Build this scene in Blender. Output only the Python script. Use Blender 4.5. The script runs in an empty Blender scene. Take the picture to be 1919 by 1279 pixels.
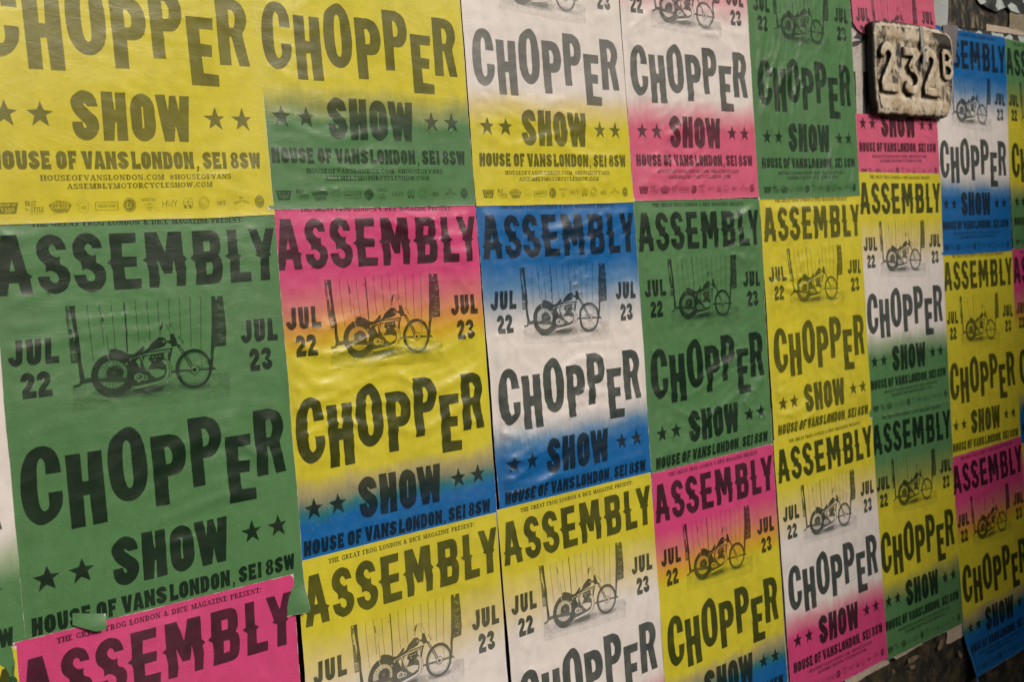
import bpy, math, random
import numpy as np
from mathutils import Matrix, Vector
from mathutils.geometry import delaunay_2d_cdt

SC = bpy.context.scene
COL = SC.collection
GROUND = 1.9                      # the wall plane is y = 0; wall height 0 of the fit lies 1.9 m above the pavement

# ---------------------------------------------------------------- camera
cam = bpy.data.cameras.new('camera')
cam_o = bpy.data.objects.new('camera', cam)
COL.objects.link(cam_o)
AX = ((0.68794, -0.722554, -0.068226), (-0.079887, 0.018046, -0.996641), (0.721358, 0.691079, -0.045308))
m = Matrix.Identity(4)
for r in range(3):
    m[r][0] = AX[0][r]; m[r][1] = -AX[1][r]; m[r][2] = -AX[2][r]
m[0][3], m[1][3], m[2][3] = -1.33222, -1.82718, -0.16035 + GROUND
cam_o.matrix_world = m
cam.sensor_width = 36.0
cam.lens = 47.134
cam.clip_start = 0.05
cam.clip_end = 500
cam.dof.use_dof = True
cam.dof.focus_distance = 2.45
cam.dof.aperture_fstop = 8.0
SC.camera = cam_o

# ---------------------------------------------------------------- world and sun (soft overcast daylight)
SUN_EL, SUN_AZ = 31.0, 33.0       # azimuth from the wall's outward normal towards +x
world = bpy.data.worlds.new('World'); SC.world = world; world.use_nodes = True
nt = world.node_tree; nt.nodes.clear()
sky = nt.nodes.new('ShaderNodeTexSky'); sky.sky_type = 'NISHITA'; sky.sun_disc = False
sd = Vector((math.sin(math.radians(SUN_AZ)) * math.cos(math.radians(SUN_EL)), -math.cos(math.radians(SUN_AZ)) * math.cos(math.radians(SUN_EL)), math.sin(math.radians(SUN_EL))))
sky.sun_elevation = math.radians(SUN_EL)
sky.sun_rotation = math.atan2(sd.x, sd.y)
sky.air_density = 1.0; sky.dust_density = 6.0; sky.ozone_density = 0.6
bg = nt.nodes.new('ShaderNodeBackground'); bg.inputs['Strength'].default_value = 0.05
wo = nt.nodes.new('ShaderNodeOutputWorld')
nt.links.new(sky.outputs[0], bg.inputs[0]); nt.links.new(bg.outputs[0], wo.inputs[0])
sun = bpy.data.lights.new('sun', 'SUN'); sun.energy = 1.9; sun.angle = math.radians(18); sun.color = (1.0, 0.94, 0.86)
sun_o = bpy.data.objects.new('sun', sun); COL.objects.link(sun_o)
sun_o.rotation_euler = sd.to_track_quat('Z', 'Y').to_euler()
sun_o.location = (0, -4, 6)
SC.view_settings.view_transform = 'Standard'
SC.view_settings.look = 'None'
SC.view_settings.exposure = 0.28
SC.view_settings.gamma = 1.0

# ---------------------------------------------------------------- small helpers
def tag(o, label=None, cat=None, group=None, kind=None):
    if label: o['label'] = label
    if cat: o['category'] = cat
    if group: o['group'] = group
    if kind: o['kind'] = kind
    return o

def link(name, me, mats=(), parent=None):
    o = bpy.data.objects.new(name, me); COL.objects.link(o)
    for x in mats: me.materials.append(x)
    if parent is not None: o.parent = parent
    return o

def mesh_np(name, co, tris, smooth=True):
    me = bpy.data.meshes.new(name)
    co = np.ascontiguousarray(co, dtype=np.float32); tris = np.ascontiguousarray(tris, dtype=np.int32)
    me.vertices.add(len(co)); me.vertices.foreach_set('co', co.ravel())
    me.loops.add(tris.size); me.loops.foreach_set('vertex_index', tris.ravel())
    me.polygons.add(len(tris)); me.polygons.foreach_set('loop_start', np.arange(0, tris.size, 3, dtype=np.int32))
    me.update(calc_edges=True)
    if smooth: me.polygons.foreach_set('use_smooth', np.ones(len(tris), dtype=bool))
    return me

def attr(me, name, domain, vals):
    a = me.attributes.new(name, 'FLOAT', domain)
    a.data.foreach_set('value', np.ascontiguousarray(vals, dtype=np.float32))

def hash2(ix, iy, seed):
    h = (ix.astype(np.int64) * 374761393 + iy.astype(np.int64) * 668265263 + seed * 974634777) & 0x7fffffff
    h = ((h ^ (h >> 13)) * 1274126177) & 0x7fffffff
    h = (h ^ (h >> 16)) & 0xffff
    return h / 65535.0 * 2 * math.pi

def perlin(x, y, seed=0):
    x0 = np.floor(x); y0 = np.floor(y); fx = x - x0; fy = y - y0
    ux = fx * fx * fx * (fx * (fx * 6 - 15) + 10); uy = fy * fy * fy * (fy * (fy * 6 - 15) + 10)
    def g(dx, dy):
        a = hash2(x0 + dx, y0 + dy, seed)
        return np.cos(a) * (fx - dx) + np.sin(a) * (fy - dy)
    n = (g(0, 0) * (1 - ux) + g(1, 0) * ux) * (1 - uy) + (g(0, 1) * (1 - ux) + g(1, 1) * ux) * uy
    return n * 1.5

def sstep(a, b, x):
    t = np.clip((x - a) / (b - a), 0, 1)
    return t * t * (3 - 2 * t)

# ---------------------------------------------------------------- materials
def new_mat(name):
    mt = bpy.data.materials.new(name); mt.use_nodes = True
    t = mt.node_tree; t.nodes.clear()
    out = t.nodes.new('ShaderNodeOutputMaterial'); b = t.nodes.new('ShaderNodeBsdfPrincipled')
    t.links.new(b.outputs[0], out.inputs[0])
    return mt, t, b

class N:                                   # terse node graph builder
    def __init__(s, t): s.t = t
    def put(s, sock, v):
        if hasattr(v, 'is_output') or isinstance(v, bpy.types.NodeSocket): s.t.links.new(v, sock)
        else: sock.default_value = v
    def math(s, op, a, b=0.0, clamp=False):
        n = s.t.nodes.new('ShaderNodeMath'); n.operation = op; n.use_clamp = clamp
        s.put(n.inputs[0], a); s.put(n.inputs[1], b); return n.outputs[0]
    def noise(s, vec, scale, detail=3.0, rough=0.55, dist=0.0):
        n = s.t.nodes.new('ShaderNodeTexNoise'); s.put(n.inputs['Vector'], vec)
        n.inputs['Scale'].default_value = scale; n.inputs['Detail'].default_value = detail
        n.inputs['Roughness'].default_value = rough; n.inputs['Distortion'].default_value = dist
        return n.outputs['Fac']
    def scale(s, vec, k):
        n = s.t.nodes.new('ShaderNodeMapping'); s.put(n.inputs['Vector'], vec); n.inputs['Scale'].default_value = k; return n.outputs[0]
    def ramp(s, fac, stops, interp='LINEAR'):
        n = s.t.nodes.new('ShaderNodeValToRGB'); n.color_ramp.interpolation = interp
        e = n.color_ramp.elements
        if len(stops) == 1: stops = [stops[0], (1.0, stops[0][1])]
        while len(e) < len(stops): e.new(0.5)
        for i, (p, c) in enumerate(stops):
            e[i].position = p; e[i].color = c if len(c) == 4 else (*c, 1)
        s.put(n.inputs[0], fac); return n.outputs[0]
    def rng(s, v, a, b, c, d):
        n = s.t.nodes.new('ShaderNodeMapRange'); s.put(n.inputs[0], v)
        for i, q in enumerate((a, b, c, d)): s.put(n.inputs[i + 1], q)
        return n.outputs[0]
    def mix(s, fac, a, b, mode='MIX'):
        n = s.t.nodes.new('ShaderNodeMix'); n.data_type = 'RGBA'; n.blend_type = mode
        s.put(n.inputs[0], fac)
        for sock, v in ((n.inputs[6], a), (n.inputs[7], b)):
            if isinstance(v, tuple) and len(v) == 3: v = (*v, 1)
            s.put(sock, v)
        return n.outputs[2]
    def attr(s, name):
        n = s.t.nodes.new('ShaderNodeAttribute'); n.attribute_name = name; return n.outputs['Fac']
    def objco(s): return s.t.nodes.new('ShaderNodeTexCoord').outputs['Object']
    def pos(s): return s.t.nodes.new('ShaderNodeNewGeometry').outputs['Position']
    def sep(s, v):
        n = s.t.nodes.new('ShaderNodeSeparateXYZ'); s.put(n.inputs[0], v); return n.outputs
    def bump(s, h, strength, dist, normal=None):
        n = s.t.nodes.new('ShaderNodeBump'); n.inputs['Strength'].default_value = strength; n.inputs['Distance'].default_value = dist
        s.put(n.inputs['Height'], h)
        if normal is not None: s.put(n.inputs['Normal'], normal)
        return n.outputs[0]

def rough_mat(name, dark, light, scale=8.0, lo=0.4, hi=0.6, rough=0.85, bump=0.5, dist=0.01, stretch=(1, 1, 1), third=None, detail=8.0):
    mt, t, b = new_mat(name); n = N(t)
    p = n.scale(n.pos(), stretch)
    f = n.noise(p, scale, detail, 0.62, 0.3)
    c = n.ramp(f, [(lo, dark), (hi, light)])
    if third:
        f2 = n.noise(p, scale * 2.7, 6, 0.6)
        c = n.mix(n.rng(f2, 0.56, 0.66, 0.0, 1.0), c, third)
    fine = n.noise(p, scale * 14, 4, 0.6)
    c = n.mix(1.0, c, n.ramp(fine, [(0.25, (0.6, 0.6, 0.6)), (0.75, (1.15, 1.15, 1.15))]), 'MULTIPLY')
    t.links.new(c, b.inputs['Base Color']); b.inputs['Roughness'].default_value = rough
    h = n.math('ADD', f, n.math('MULTIPLY', fine, 0.25))
    t.links.new(n.bump(h, bump, dist), b.inputs['Normal'])
    return mt

INKC = {'yellow': (0.64, 0.56, 0.030), 'pink': (0.63, 0.058, 0.20), 'green': (0.085, 0.215, 0.080), 'blue': (0.002, 0.125, 0.38), 'white': (0.78, 0.72, 0.685), 'rose': (0.67, 0.115, 0.215)}
BLEND = {('pink', 'yellow'): [(0.33, (0.62, 0.17, 0.17)), (0.62, (0.66, 0.30, 0.06)), (0.8, (0.64, 0.40, 0.02))],
         ('yellow', 'blue'): [(0.30, (0.42, 0.36, 0.15)), (0.55, (0.22, 0.24, 0.15)), (0.75, (0.02, 0.17, 0.19))],
         ('yellow', 'green'): [(0.5, (0.30, 0.33, 0.09))], ('green', 'yellow'): [(0.5, (0.26, 0.30, 0.07))],
         ('white', 'blue'): [(0.35, (0.45, 0.48, 0.52)), (0.65, (0.09, 0.23, 0.43))], ('blue', 'white'): [(0.35, (0.10, 0.24, 0.44)), (0.65, (0.44, 0.47, 0.52))],
         ('white', 'pink'): [(0.5, (0.70, 0.30, 0.36))], ('pink', 'white'): [(0.5, (0.70, 0.30, 0.36))],
         ('white', 'rose'): [(0.5, (0.72, 0.36, 0.40))], ('rose', 'white'): [(0.5, (0.72, 0.36, 0.40))],
         ('white', 'yellow'): [(0.5, (0.70, 0.57, 0.24))], ('yellow', 'white'): [(0.5, (0.70, 0.58, 0.26))],
         ('white', 'green'): [(0.5, (0.34, 0.42, 0.28))]}
T1 = {'*': (0.130, 0.262)}
T2 = {'*': (0.440, 0.512), ('yellow', 'blue'): (0.462, 0.545), ('yellow', 'green'): (0.462, 0.53), ('white', 'blue'): (0.428, 0.508)}      # where the two split-fountain blends lie, metres below the top edge
_mats = {}
def scheme_color(n, scheme):
    """split-fountain background: three bands of ink rolled together, with slightly wavy blends"""
    oc = n.objco(); v = n.sep(oc)
    wob = n.noise(n.scale(n.pos(), (9, 9, 3)), 1.0, 3, 0.6)
    wob2 = n.noise(n.scale(n.pos(), (160, 160, 30)), 1.0, 2, 0.6)
    d = n.math('MULTIPLY', v[2], -1.0)
    d = n.math('ADD', d, n.math('MULTIPLY', n.math('SUBTRACT', wob, 0.5), 0.05))
    d = n.math('ADD', d, n.math('MULTIPLY', n.math('SUBTRACT', wob2, 0.5), 0.02))
    f = n.math('DIVIDE', d, 0.7)
    st = [(0.0, INKC[scheme[0]])]
    for (a, b), t0 in (((scheme[0], scheme[1]), T1), ((scheme[1], scheme[2]), T2)):
        t0, t1 = t0.get((a, b), t0['*'])
        if a != b:
            st.append((t0 / 0.7, INKC[a]))
            for q, c in BLEND[(a, b)]: st.append(((t0 + (t1 - t0) * q) / 0.7, c))
            st.append((t1 / 0.7, INKC[b]))
    return n.ramp(f, st)

def paper_nodes(n, b, t):
    """shared sheet surface: pasted, slightly glossy newsprint"""
    p = n.pos()
    blot = n.noise(p, 5.0, 4, 0.6)
    r = n.rng(blot, 0.3, 0.7, 0.28, 0.46)
    t.links.new(r, b.inputs['Roughness'])
    b.inputs['Specular IOR Level'].default_value = 0.14
    cw = n.noise(n.scale(p, (2.6, 2.6, 2.0)), 1.0, 3, 0.6, 0.4)
    t.links.new(n.rng(cw, 0.35, 0.65, 0.12, 0.8), b.inputs['Coat Weight'])
    b.inputs['Coat Roughness'].default_value = 0.42; b.inputs['Coat IOR'].default_value = 1.55
    fib = n.noise(n.scale(p, (420, 420, 120)), 1.0, 2, 0.5)
    crump = n.noise(n.scale(p, (14, 14, 24)), 1.0, 3, 0.5, 0.4)
    crease = n.math('ABSOLUTE', n.math('SUBTRACT', n.noise(n.scale(p, (10, 10, 26)), 1.0, 3, 0.55, 1.2), 0.5))
    crease = n.rng(crease, 0.0, 0.05, 1.0, 0.0)
    h = n.math('ADD', n.math('MULTIPLY', crump, 0.5), n.math('MULTIPLY', crease, 0.10))
    nm = n.bump(h, 0.20, 0.0040)
    nm = n.bump(fib, 0.12, 0.0006, nm)
    t.links.new(nm, b.inputs['Normal']); t.links.new(nm, b.inputs['Coat Normal'])

def poster_mats(scheme):
    if scheme in _mats: return _mats[scheme]
    out = []
    for kind in ('paper', 'ink'):
        mt, t, b = new_mat(f"{'_'.join(scheme)}_{kind}"); n = N(t)
        c = scheme_color(n, scheme)
        p = n.pos()
        mott = n.noise(n.scale(p, (30, 30, 22)), 1.0, 5, 0.65)
        c = n.mix(1.0, c, n.ramp(mott, [(0.25, (0.86, 0.86, 0.86)), (0.55, (1, 1, 1)), (0.8, (1.06, 1.05, 1.04))]), 'MULTIPLY')
        soil = n.noise(n.scale(p, (3.5, 3.5, 2.2)), 1.0, 5, 0.6, 0.5)
        c = n.mix(n.rng(soil, 0.52, 0.78, 0.0, 0.35), c, n.mix(1.0, c, (0.62, 0.58, 0.50), 'MULTIPLY'))
        speck = n.noise(p, 900.0, 1, 0.5)
        c = n.mix(n.rng(speck, 0.70, 0.76, 0.0, 0.5), c, (0.75, 0.70, 0.62))
        if kind == 'paper':
            e = n.attr('edge')
            ew = n.noise(p, 60.0, 3, 0.6)
            lim = n.rng(ew, 0.42, 0.8, 0.0, 0.0016)
            c = n.mix(n.math('LESS_THAN', e, lim), c, (0.66, 0.60, 0.54))
        else:
            tone = n.attr('tone')
            patch = n.noise(n.scale(p, (26, 26, 26)), 1.0, 6, 0.7)
            grain = n.noise(p, 700.0, 2, 0.6)
            den = n.math('MULTIPLY', tone, n.rng(patch, 0.3, 0.7, 1.07, 0.94))
            den = n.math('SUBTRACT', den, n.math('MULTIPLY', n.rng(grain, 0.45, 0.75, 0.0, 0.14), n.rng(tone, 0.0, 1.0, 1.0, 0.25)))
            spk = n.noise(n.scale(p, (1, 1, 1)), 330.0, 3, 0.7)
            low = n.rng(tone, 0.35, 0.6, 1.0, 0.0)
            den = n.math('MULTIPLY', den, n.math('ADD', 1.0, n.math('MULTIPLY', low, n.rng(spk, 0.3, 0.7, -0.85, 0.9))))
            den = n.math('MINIMUM', n.math('MAXIMUM', den, 0.0), 1.0)
            dark = n.mix(1.0, c, (0.065, 0.085, 0.08), 'MULTIPLY')
            dark = n.mix(1.0, dark, (0.001, 0.0045, 0.0035), 'ADD')
            c = n.mix(den, c, dark)
        t.links.new(c, b.inputs['Base Color'])
        paper_nodes(n, b, t)
        out.append(mt)
    _mats[scheme] = out
    return out

GLYPHS = {
    'as_A': '125,-284 341,-278 454,-826 ~481,-843 534,-871 492,-907 516,-1133 349,-1131 316,-957 184,-957 146,-1133 -8,-1132 38,-919 -5,-882 45,-845;246,-620 281,-788 205,-788',
    'as_S': '1064,-510 ~1036,-421 ~985,-335 ~845,-281 ~709,-321 ~626,-423 ~612,-536 ~640,-630 ~721,-717 728,-823 ~802,-804 ~883,-845 ~914,-912 ~894,-968 ~844,-981 ~793,-946 776,-884 602,-883 ~617,-968 ~668,-1055 ~816,-1138 ~977,-1105 ~1068,-994 ~1087,-870 ~1048,-774 ~957,-714 954,-600 ~895,-613 ~827,-569 ~795,-502 ~822,-446 ~859,-437 ~898,-466 906,-507',
    'as_S2': '1621,-504 ~1593,-414 ~1539,-326 ~1395,-271 ~1254,-312 ~1169,-416 ~1155,-530 ~1184,-626 ~1268,-715 1275,-822 ~1352,-803 ~1435,-844 ~1468,-913 ~1447,-970 ~1395,-983 ~1343,-947 1325,-884 1145,-883 ~1161,-970 ~1213,-1058 ~1366,-1143 ~1533,-1109 ~1627,-996 ~1646,-870 ~1606,-772 ~1511,-711 1509,-595 ~1447,-609 ~1377,-564 ~1344,-496 ~1371,-439 ~1409,-430 ~1450,-459 1458,-501',
    'as_E': '1742,-288 2180,-286 2170,-438 1939,-442 1926,-642 2168,-645 2156,-800 1944,-799 1951,-980 2218,-984 2202,-1132 1755,-1135 1755,-833 1731,-759 1667,-718 1732,-681 1747,-638',
    'as_M': '2324,-285 2535,-285 2652,-608 2730,-287 2966,-289 2968,-654 3030,-718 2981,-766 2998,-867 2964,-1134 2807,-1132 2820,-943 2783,-706 2747,-931 2605,-928 2506,-704 2527,-1004 2497,-1138 2338,-1137 2348,-909 2327,-789 2313,-739 2256,-713 2328,-661',
    'as_B': '3157,-288 3517,-284 ~3611,-328 ~3651,-421 ~3651,-596 3603,-677 ~3653,-740 ~3671,-864 ~3643,-1039 ~3571,-1119 3442,-1135 3149,-1135 3177,-933 3166,-770 3081,-707 3146,-663;3345,-453 3464,-452 3463,-592 3440,-613 3345,-611;3370,-787 3478,-789 3487,-870 3466,-972 3357,-979',
    'as_L': '3803,-280 3984,-280 3979,-664 4054,-707 4003,-747 3994,-971 4212,-977 4203,-1134 3800,-1135 3821,-764 3731,-700 3796,-665',
    'as_Y': '4219,-281 4388,-280 4481,-520 4573,-278 4760,-276 4617,-686 4655,-710 4595,-754 4581,-1130 4388,-1129 4412,-756 4314,-706 4353,-681',
    'ch_C': '696,-3715 ~674,-3524 ~595,-3365 ~430,-3297 ~254,-3354 ~144,-3529 ~98,-3779 ~99,-4048 ~164,-4286 ~321,-4421 ~514,-4377 ~650,-4232 ~693,-4074 691,-3982 480,-3977 ~484,-4114 ~462,-4206 ~391,-4226 ~341,-4121 ~331,-3930 ~337,-3687 ~359,-3528 ~412,-3473 ~461,-3540 466,-3713',
    'ch_H': '769,-3481 999,-3486 1001,-3901 1095,-3906 1109,-3482 1330,-3482 1338,-4563 1112,-4568 1094,-4107 998,-4115 996,-4565 779,-4567',
    'ch_O': '~1763,-3196 ~1938,-3302 ~2019,-3524 ~2041,-3840 ~2000,-4119 ~1872,-4274 ~1701,-4319 ~1542,-4243 ~1441,-4061 ~1412,-3792 ~1427,-3542 ~1501,-3340;~1743,-3397 ~1790,-3484 ~1797,-3697 ~1801,-3952 ~1778,-4091 ~1723,-4119 ~1672,-4035 ~1652,-3821 ~1659,-3596 ~1683,-3444',
    'ch_P': '2123,-3404 2447,-3402 ~2606,-3462 ~2698,-3617 ~2711,-3822 ~2644,-3973 ~2531,-4039 2371,-4049 2369,-4481 2137,-4482;2346,-3595 2410,-3592 ~2465,-3678 ~2466,-3808 ~2432,-3854 2355,-3859',
    'ch_P2': '2786,-3209 3112,-3210 ~3274,-3289 ~3359,-3452 ~3355,-3659 ~3275,-3798 ~3179,-3858 3014,-3868 3018,-4290 2799,-4296;3020,-3400 3083,-3402 ~3139,-3503 ~3130,-3635 ~3087,-3674 3026,-3679',
    'ch_E': '3433,-3593 3937,-3598 3924,-3780 3670,-3783 3667,-4010 3879,-4024 3866,-4213 3671,-4209 3681,-4473 3961,-4491 3954,-4678 3442,-4673',
    'ch_R': '4007,-3242 4324,-3241 ~4499,-3308 ~4588,-3454 ~4594,-3623 4493,-3812 4596,-4322 4380,-4326 4278,-3865 4236,-3860 4230,-4323 4008,-4326;4242,-3428 4326,-3436 ~4369,-3539 ~4346,-3674 ~4310,-3713 4242,-3712',
    'sh_S': '1782,-5058 ~1759,-4950 ~1695,-4867 ~1552,-4831 ~1423,-4896 ~1357,-4993 ~1377,-5112 ~1434,-5204 ~1515,-5279 ~1571,-5337 ~1567,-5372 ~1533,-5368 1514,-5287 1358,-5292 ~1359,-5386 ~1412,-5505 ~1552,-5562 ~1681,-5516 ~1759,-5418 ~1779,-5322 ~1747,-5219 ~1675,-5153 ~1593,-5078 ~1558,-5036 ~1577,-5022 1623,-5066',
    'sh_H': '1851,-4835 2034,-4834 2048,-5100 2069,-5100 2079,-4843 2250,-4838 2234,-5556 2053,-5561 2069,-5289 2043,-5290 2001,-5561 1833,-5560',
    'sh_O': '~2506,-4842 ~2632,-4880 ~2710,-4983 ~2726,-5170 ~2724,-5358 ~2661,-5493 ~2522,-5563 ~2396,-5526 ~2320,-5413 ~2310,-5236 ~2314,-5034 ~2382,-4899;2502,-5040 2529,-5045 2526,-5336 2520,-5363 2494,-5366',
    'sh_W': '2753,-4848 2924,-4845 2964,-5091 3002,-4856 3112,-4851 3159,-5093 3185,-4853 3361,-4850 3283,-5562 3120,-5560 3074,-5313 3026,-5558 2858,-5561',
    'd_J': '199,-1762 292,-1762 275,-2033 ~261,-2091 ~193,-2138 ~131,-2123 ~89,-2070 78,-2002 156,-1997 ~156,-2028 ~169,-2035 181,-2022 187,-1942',
    'd_U': '339,-1763 438,-1760 433,-2027 ~439,-2036 449,-2028 470,-1762 563,-1764 547,-2035 ~522,-2101 ~437,-2138 ~365,-2111 ~335,-2045 337,-1953',
    'd_L': '615,-1763 711,-1764 696,-2033 810,-2039 808,-2135 604,-2137',
    'd_2': '218,-2357 ~242,-2283 ~277,-2244 ~337,-2236 ~403,-2271 ~426,-2340 ~405,-2407 ~362,-2462 331,-2502 435,-2503 432,-2600 231,-2603 ~233,-2502 ~268,-2446 ~316,-2391 ~336,-2350 ~322,-2332 298,-2360',
    'd_2b': '450,-2358 ~473,-2283 ~510,-2243 ~570,-2235 ~637,-2270 ~660,-2340 ~639,-2407 ~595,-2463 564,-2503 670,-2504 666,-2602 462,-2605 ~465,-2503 ~500,-2447 ~549,-2391 ~569,-2350 ~555,-2332 530,-2360',
    'e_J': '4023,-1755 4131,-1755 4111,-2018 ~4086,-2086 ~4003,-2133 ~3940,-2104 ~3909,-2050 3902,-2002 3987,-1994 ~3990,-2024 ~4003,-2034 4017,-2013 4019,-1944',
    'e_U': '4176,-1754 4277,-1756 4267,-2010 ~4274,-2023 4284,-2011 4295,-1754 4393,-1755 4382,-2016 ~4347,-2093 ~4251,-2131 ~4187,-2101 ~4163,-2039 4167,-1969',
    'e_L': '4452,-1760 4547,-1760 4544,-2034 4643,-2035 4642,-2137 4423,-2132',
    'e_2': '4034,-2361 ~4047,-2292 ~4089,-2234 ~4150,-2229 ~4213,-2268 ~4240,-2331 ~4218,-2408 ~4163,-2465 4137,-2507 4239,-2501 4235,-2601 4041,-2600 ~4044,-2500 ~4086,-2442 ~4129,-2384 ~4145,-2346 ~4128,-2332 4107,-2361',
    'e_3': '4261,-2341 ~4285,-2281 ~4326,-2240 ~4394,-2236 ~4458,-2275 ~4468,-2337 ~4439,-2405 4406,-2425 ~4469,-2469 ~4482,-2531 ~4440,-2581 ~4370,-2601 ~4300,-2562 4272,-2473 4358,-2470 ~4365,-2492 ~4380,-2498 ~4389,-2472 ~4379,-2445 4343,-2438 4345,-2386 ~4371,-2366 ~4375,-2331 ~4358,-2323 4340,-2342',
    'st': '366,-5011 415,-5139 549,-5154 439,-5213 474,-5369 341,-5282 220,-5369 264,-5225 155,-5147 312,-5130',
    'st2': '3819,-5000 3872,-5145 3999,-5145 3894,-5215 3939,-5365 3814,-5279 3689,-5351 3728,-5218 3598,-5146 3761,-5138',
}
FIT = {
    'PU': ([1.9863, 0.6904, 0.0664], [0,0,0,0,0,0,0,0,0,0,0,0]),
    'PL': ([1.9655, 0.7206, 0.0189], [0,0,0,0,0,0,0,0,0,0,0,0]),
    'P22': ([0.0191, -0.0053, -0.0005], [-0.0, -0.0001, -0.0071, -0.0014, -0.0008, 0.0001, 0.0133, -0.0088, 0.0085, -0.0028, -0.0128, 0.01]),
    'P21': ([0.009, 0.6586, 0.0097], [-0.0006, 0.0006, -0.0044, -0.0039, 0.0038, 0.0024, 0.0166, 0.0099, 0.0052, -0.0063, 0.0177, -0.0099]),
    'P11': ([-0.4689, 0.6446, 0.0119], [-0.0021, 0.0017, 0.0149, -0.0038, -0.0077, 0.0097, -0.0514, 0.0036, -0.0107, -0.0316, 0.001, -0.0164]),
    'P12': ([-0.4599, -0.0235, 0.007], [0.0008, -0.0001, 0.0248, -0.0013, 0.0036, 0.0035, -0.064, 0.0136, -0.0073, -0.0101, -0.0057, 0.0033]),
    'P13': ([-0.477, -0.6232, -0.0066], [-0.0035, -0.0021, 0.0039, -0.0005, 0.0028, 0.0023, 0.0022, 0.0007, 0.0049, 0.0019, 0.0126, 0.0105]),
    'P31': ([0.4984, 0.6599, 0.01], [0.0004, -0.0009, -0.0156, -0.0004, 0.0014, -0.0069, -0.003, 0.0062, -0.0255, -0.0027, 0.0005, -0.0096]),
    'P41': ([0.9878, 0.6676, 0.0122], [-0.0002, -0.0009, 0.0086, 0.0036, 0.0064, -0.0049, 0.0389, 0.0067, 0.018, 0.0062, -0.0037, 0.0]),
    'P51': ([1.4853, 0.6706, 0.012], [0.0024, -0.0007, -0.0001, 0.0048, 0.0189, 0.0077, 0.0157, 0.0129, 0.0075, 0.0, -0.0115, 0.0316]),
    'P32': ([0.5078, -0.0029, 0.001], [-0.0001, -0.0007, -0.0124, -0.0014, -0.0037, -0.0087, 0.0056, 0.0012, 0.0187, -0.0055, -0.013, 0.0225]),
    'P42': ([0.9929, -0.004, 0.0048], [0.0001, -0.0002, -0.0019, 0.0024, 0.0067, -0.0043, -0.0004, -0.0053, 0.032, -0.0087, -0.0095, 0.0141]),
    'P52': ([1.4893, 0.005, 0.0068], [0.0007, 0.0004, -0.0055, -0.0011, 0.0044, -0.0032, -0.0205, -0.0161, 0.0033, 0.0138, -0.0066, 0.0055]),
    'P62': ([1.97, 0.0678, -0.0073], [-0.0, -0.0017, -0.0026, 0.0031, 0.0097, -0.002, -0.0417, 0.0135, 0.0265, 0.0135, 0.0467, 0.0354]),
    'P72': ([2.4581, 0.5004, -0.0031], [0.0015, -0.0005, 0.0404, 0.0086, 0.0309, 0.0161, 0.0395, 0.0102, 0.0642, 0.0251, 0.0125, 0.0479]),
    'P73': ([2.4499, -0.1689, -0.0137], [-0.0023, 0.0002, 0.0281, -0.0013, -0.0011, 0.0079, 0.0512, -0.0107, -0.0173, 0.0254, 0.027, 0.009]),
    'P53': ([1.4948, -0.5959, 0.004], [0.001, 0.0008, 0.0006, -0.0036, -0.0155, 0.0006, -0.0453, 0.0099, -0.0031, 0.0208, 0.0001, -0.0289]),
    'P63': ([1.972, -0.5981, -0.0136], [-0.0021, 0.0016, -0.0101, -0.004, -0.0263, 0.0073, -0.0157, -0.0008, 0.0009, -0.0135, 0.0511, -0.0473]),
    'P43': ([0.9916, -0.6065, 0.003], [-0.0006, 0.0004, -0.0015, -0.0017, -0.0075, 0.0023, 0.0361, -0.0029, 0.0144, -0.0006, 0.0049, -0.013]),
    'P33': ([0.5057, -0.6026, 0.0004], [0.002, 0.0004, -0.0192, 0.003, -0.009, 0.0032, -0.0015, -0.0036, 0.0346, -0.0072, -0.0101, -0.0165]),
    'P23': ([0.0194, -0.6082, 0.0005], [-0.0017, -0.0001, -0.0051, 0.0047, -0.0001, 0.0019, 0.0268, -0.0156, -0.0204, -0.009, 0.0105, 0.0045]),
    'P61': ([1.9804, 0.7215, 0.0042], [0.0098, -0.005, 0.01, 0.0224, 0.0469, -0.0262, -0.033, 0.0025, 0.0121, 0.0195, -0.0445, 0.0017]),
    'P81': ([2.9659, 0.5077, -0.0033], [-0.0032, -0.0031, -0.0014, -0.0013, 0.0098, 0.0088, 0.0043, 0.0039, -0.0163, -0.0148, 0.0212, 0.0192]),
    'P82': ([2.9423, -0.1693, -0.0006], [-0.0016, -0.001, -0.0, -0.0, 0.0022, 0.0013, 0.0001, 0.0001, -0.0036, -0.0021, 0.0087, 0.005]),
    'P74': ([2.4569, -0.7897, 0.0088], [-0.0008, 0.0009, 0.0413, -0.0096, -0.044, 0.0228, -0.039, 0.0234, 0.0194, -0.0027, 0.0168, -0.0109]),
}
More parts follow.
